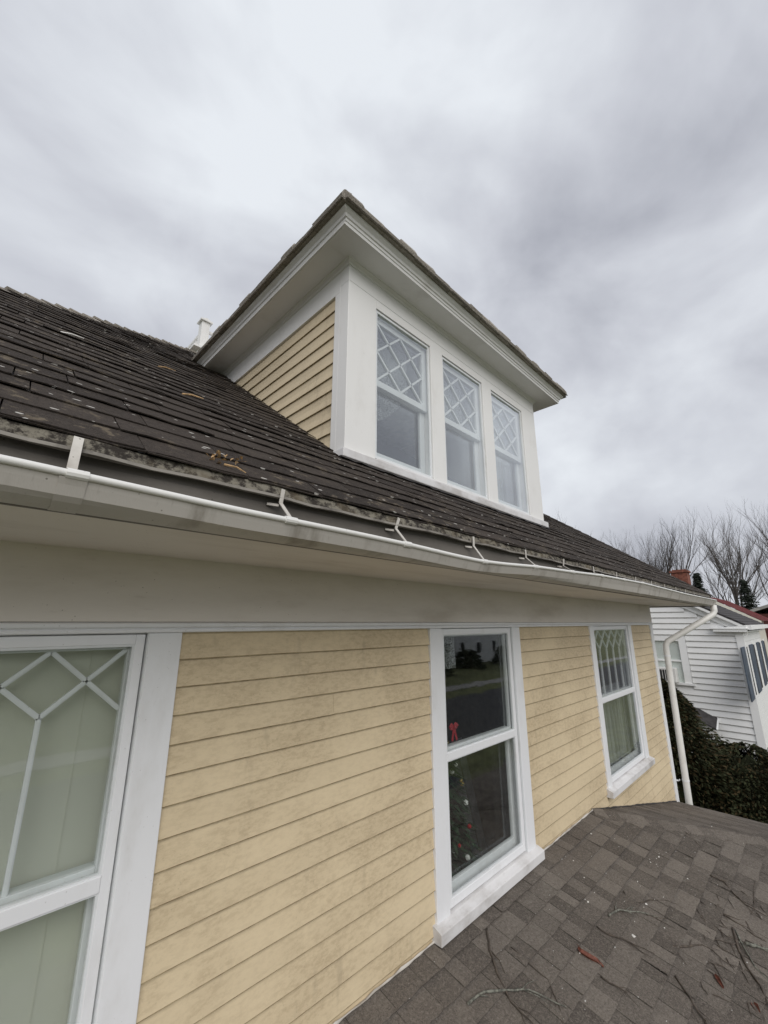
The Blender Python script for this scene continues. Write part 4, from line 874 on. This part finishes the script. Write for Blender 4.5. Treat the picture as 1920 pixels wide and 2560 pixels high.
def spruce(px, tpx, dist, lab):
    d = ray(px, tpx); h = math.hypot(d.x, d.y); p = CAM+d*(dist/h); H = p.z-GZ; r = random.Random(int(px)); o = empty('spruce_tree', (p.x, p.y, GZ), lab, 'tree', 'spruces behind the red roof')
    build('trunk', MB().tube([(p.x, p.y, GZ), (p.x, p.y, p.z)], [.16, .01], 6), 'bark_tree', o); mb = MB()
    for lv in range(int(H/.22)):
        for i in range(11):
            z = GZ+H*(.12+.88*((lv+r.random())/int(H/.22))**.9); t = min(.995, (z-GZ)/H)
            a = r.uniform(0, 6.283); L = (1-t)*H*.30*r.uniform(.5, 1.1)+.12; dv = Vector((math.cos(a), math.sin(a), 0)); q = Vector((p.x, p.y, z))
            for k in range(max(2, int(L/.16))):
                s_ = (k+.5)/max(2, int(L/.16)); c = q+dv*L*s_+Vector((0, 0, -.28*L*s_+.18*L*s_*s_))
                for sg in (-1, 1):
                    e_ = (dv*.8+dv.cross(Vector((0, 0, 1)))*sg*.8+Vector((0, 0, -.5))).normalized()*(.42*(1-.4*s_)); w_ = Vector((0, 0, 1)).cross(e_).normalized()*.11
                    mb.add([c-w_, c+w_, c+e_], [(0, 1, 2)])
    build('crown', mb, 'spruce', o)
spruce(1740, 1432, 40, 'dark spruce beside the brick chimney'); spruce(1858, 1448, 42, 'wide dark spruce above the red metal roof')
# evergreen between the houses
def evergreen(c, H, rad, n, lab, cat, seed, name='evergreen_tree', mats=('evergreen', 'evergreen_brown'), size=.075, power=.66):
    o = empty(name, (c[0], c[1], GZ), lab, cat); r = random.Random(seed)
    build('trunk', MB().tube([(c[0], c[1], GZ), (c[0], c[1], GZ+H*.5), (c[0]+.05, c[1], GZ+H*.93)], [.11, .07, .01], 7), 'bark_dark', o)
    lobes = [(r.uniform(0, 6.283), r.uniform(.05, .95), r.uniform(.7, 1.15)) for _ in range(110)]
    def shape(rd):
        a0, h0, k0 = rd.choice(lobes); a = a0+rd.gauss(0, .22); h = min(.995, max(.02, h0+rd.gauss(0, .04)))
        R_ = rad*((1-h)**power)*k0*rd.uniform(.72, 1.06)+.03
        out = Vector((math.cos(a), math.sin(a), .15)); return Vector((c[0]+R_*math.cos(a), c[1]+R_*math.sin(a), GZ+.1+h*H)), out
    for i, m in enumerate(mats):
        mb = MB(); leafcloud(mb, r, n//(1+i*2), shape, size, -.35); build('crown', mb, m, o)
    core = MB(); rings = []
    for j in range(12):
        h = j/11; rings.append([(c[0]+rad*.48*((1-h)**power+.01)*r.uniform(.85, 1.1)*math.cos(a*.6283), c[1]+rad*.48*((1-h)**power+.01)*r.uniform(.85, 1.1)*math.sin(a*.6283), GZ+.1+h*H*.94) for a in range(10)])
    build('inner_boughs', core.sweep(rings), 'evergreen', o)
b1_ = at_x(1655, 1708, 10.4)
evergreen((10.4, b1_.y+.10, 0), b1_.z-GZ, 2.05, 75000, 'dense dark evergreen tree between the two houses', 'tree', 5)
b2_ = at_x(1800, 1905, 10.6); evergreen((10.6, b2_.y-.45, 0), b2_.z-GZ+.30, 1.7, 46000, 'lower evergreen shrub at the foot of the dense one', 'shrub', 6, 'evergreen_shrub', power=.5)
b3_ = at_x(1905, 1985, 10.9); evergreen((10.9, b3_.y-.5, 0), b3_.z-GZ+.2, 1.6, 26000, 'loose brownish shrub beside the white house wall', 'shrub', 8, 'loose_shrub', ('rhodo', 'evergreen'), .12, .4)
b4_ = at_x(1912, 1935, 12.6); evergreen((12.6, b4_.y-.35, 0), b4_.z-GZ+.1, .75, 1500, 'thin leafy sapling against the white house corner', 'shrub', 9, 'leafy_sapling', ('rhodo', 'evergreen'), .14, .6)
for i, (x, y) in enumerate(((30, -25), (36, -27), (44, -28.5), (52, -28))):
    evergreen((x, y, 0), 2.2, 1.6, 1200, ['first', 'second', 'third', 'fourth'][i]+' round hedge shrub in front of the house across the street', 'shrub', 40+i, 'hedge_shrub', ('hedge_mat',), .4, .4)
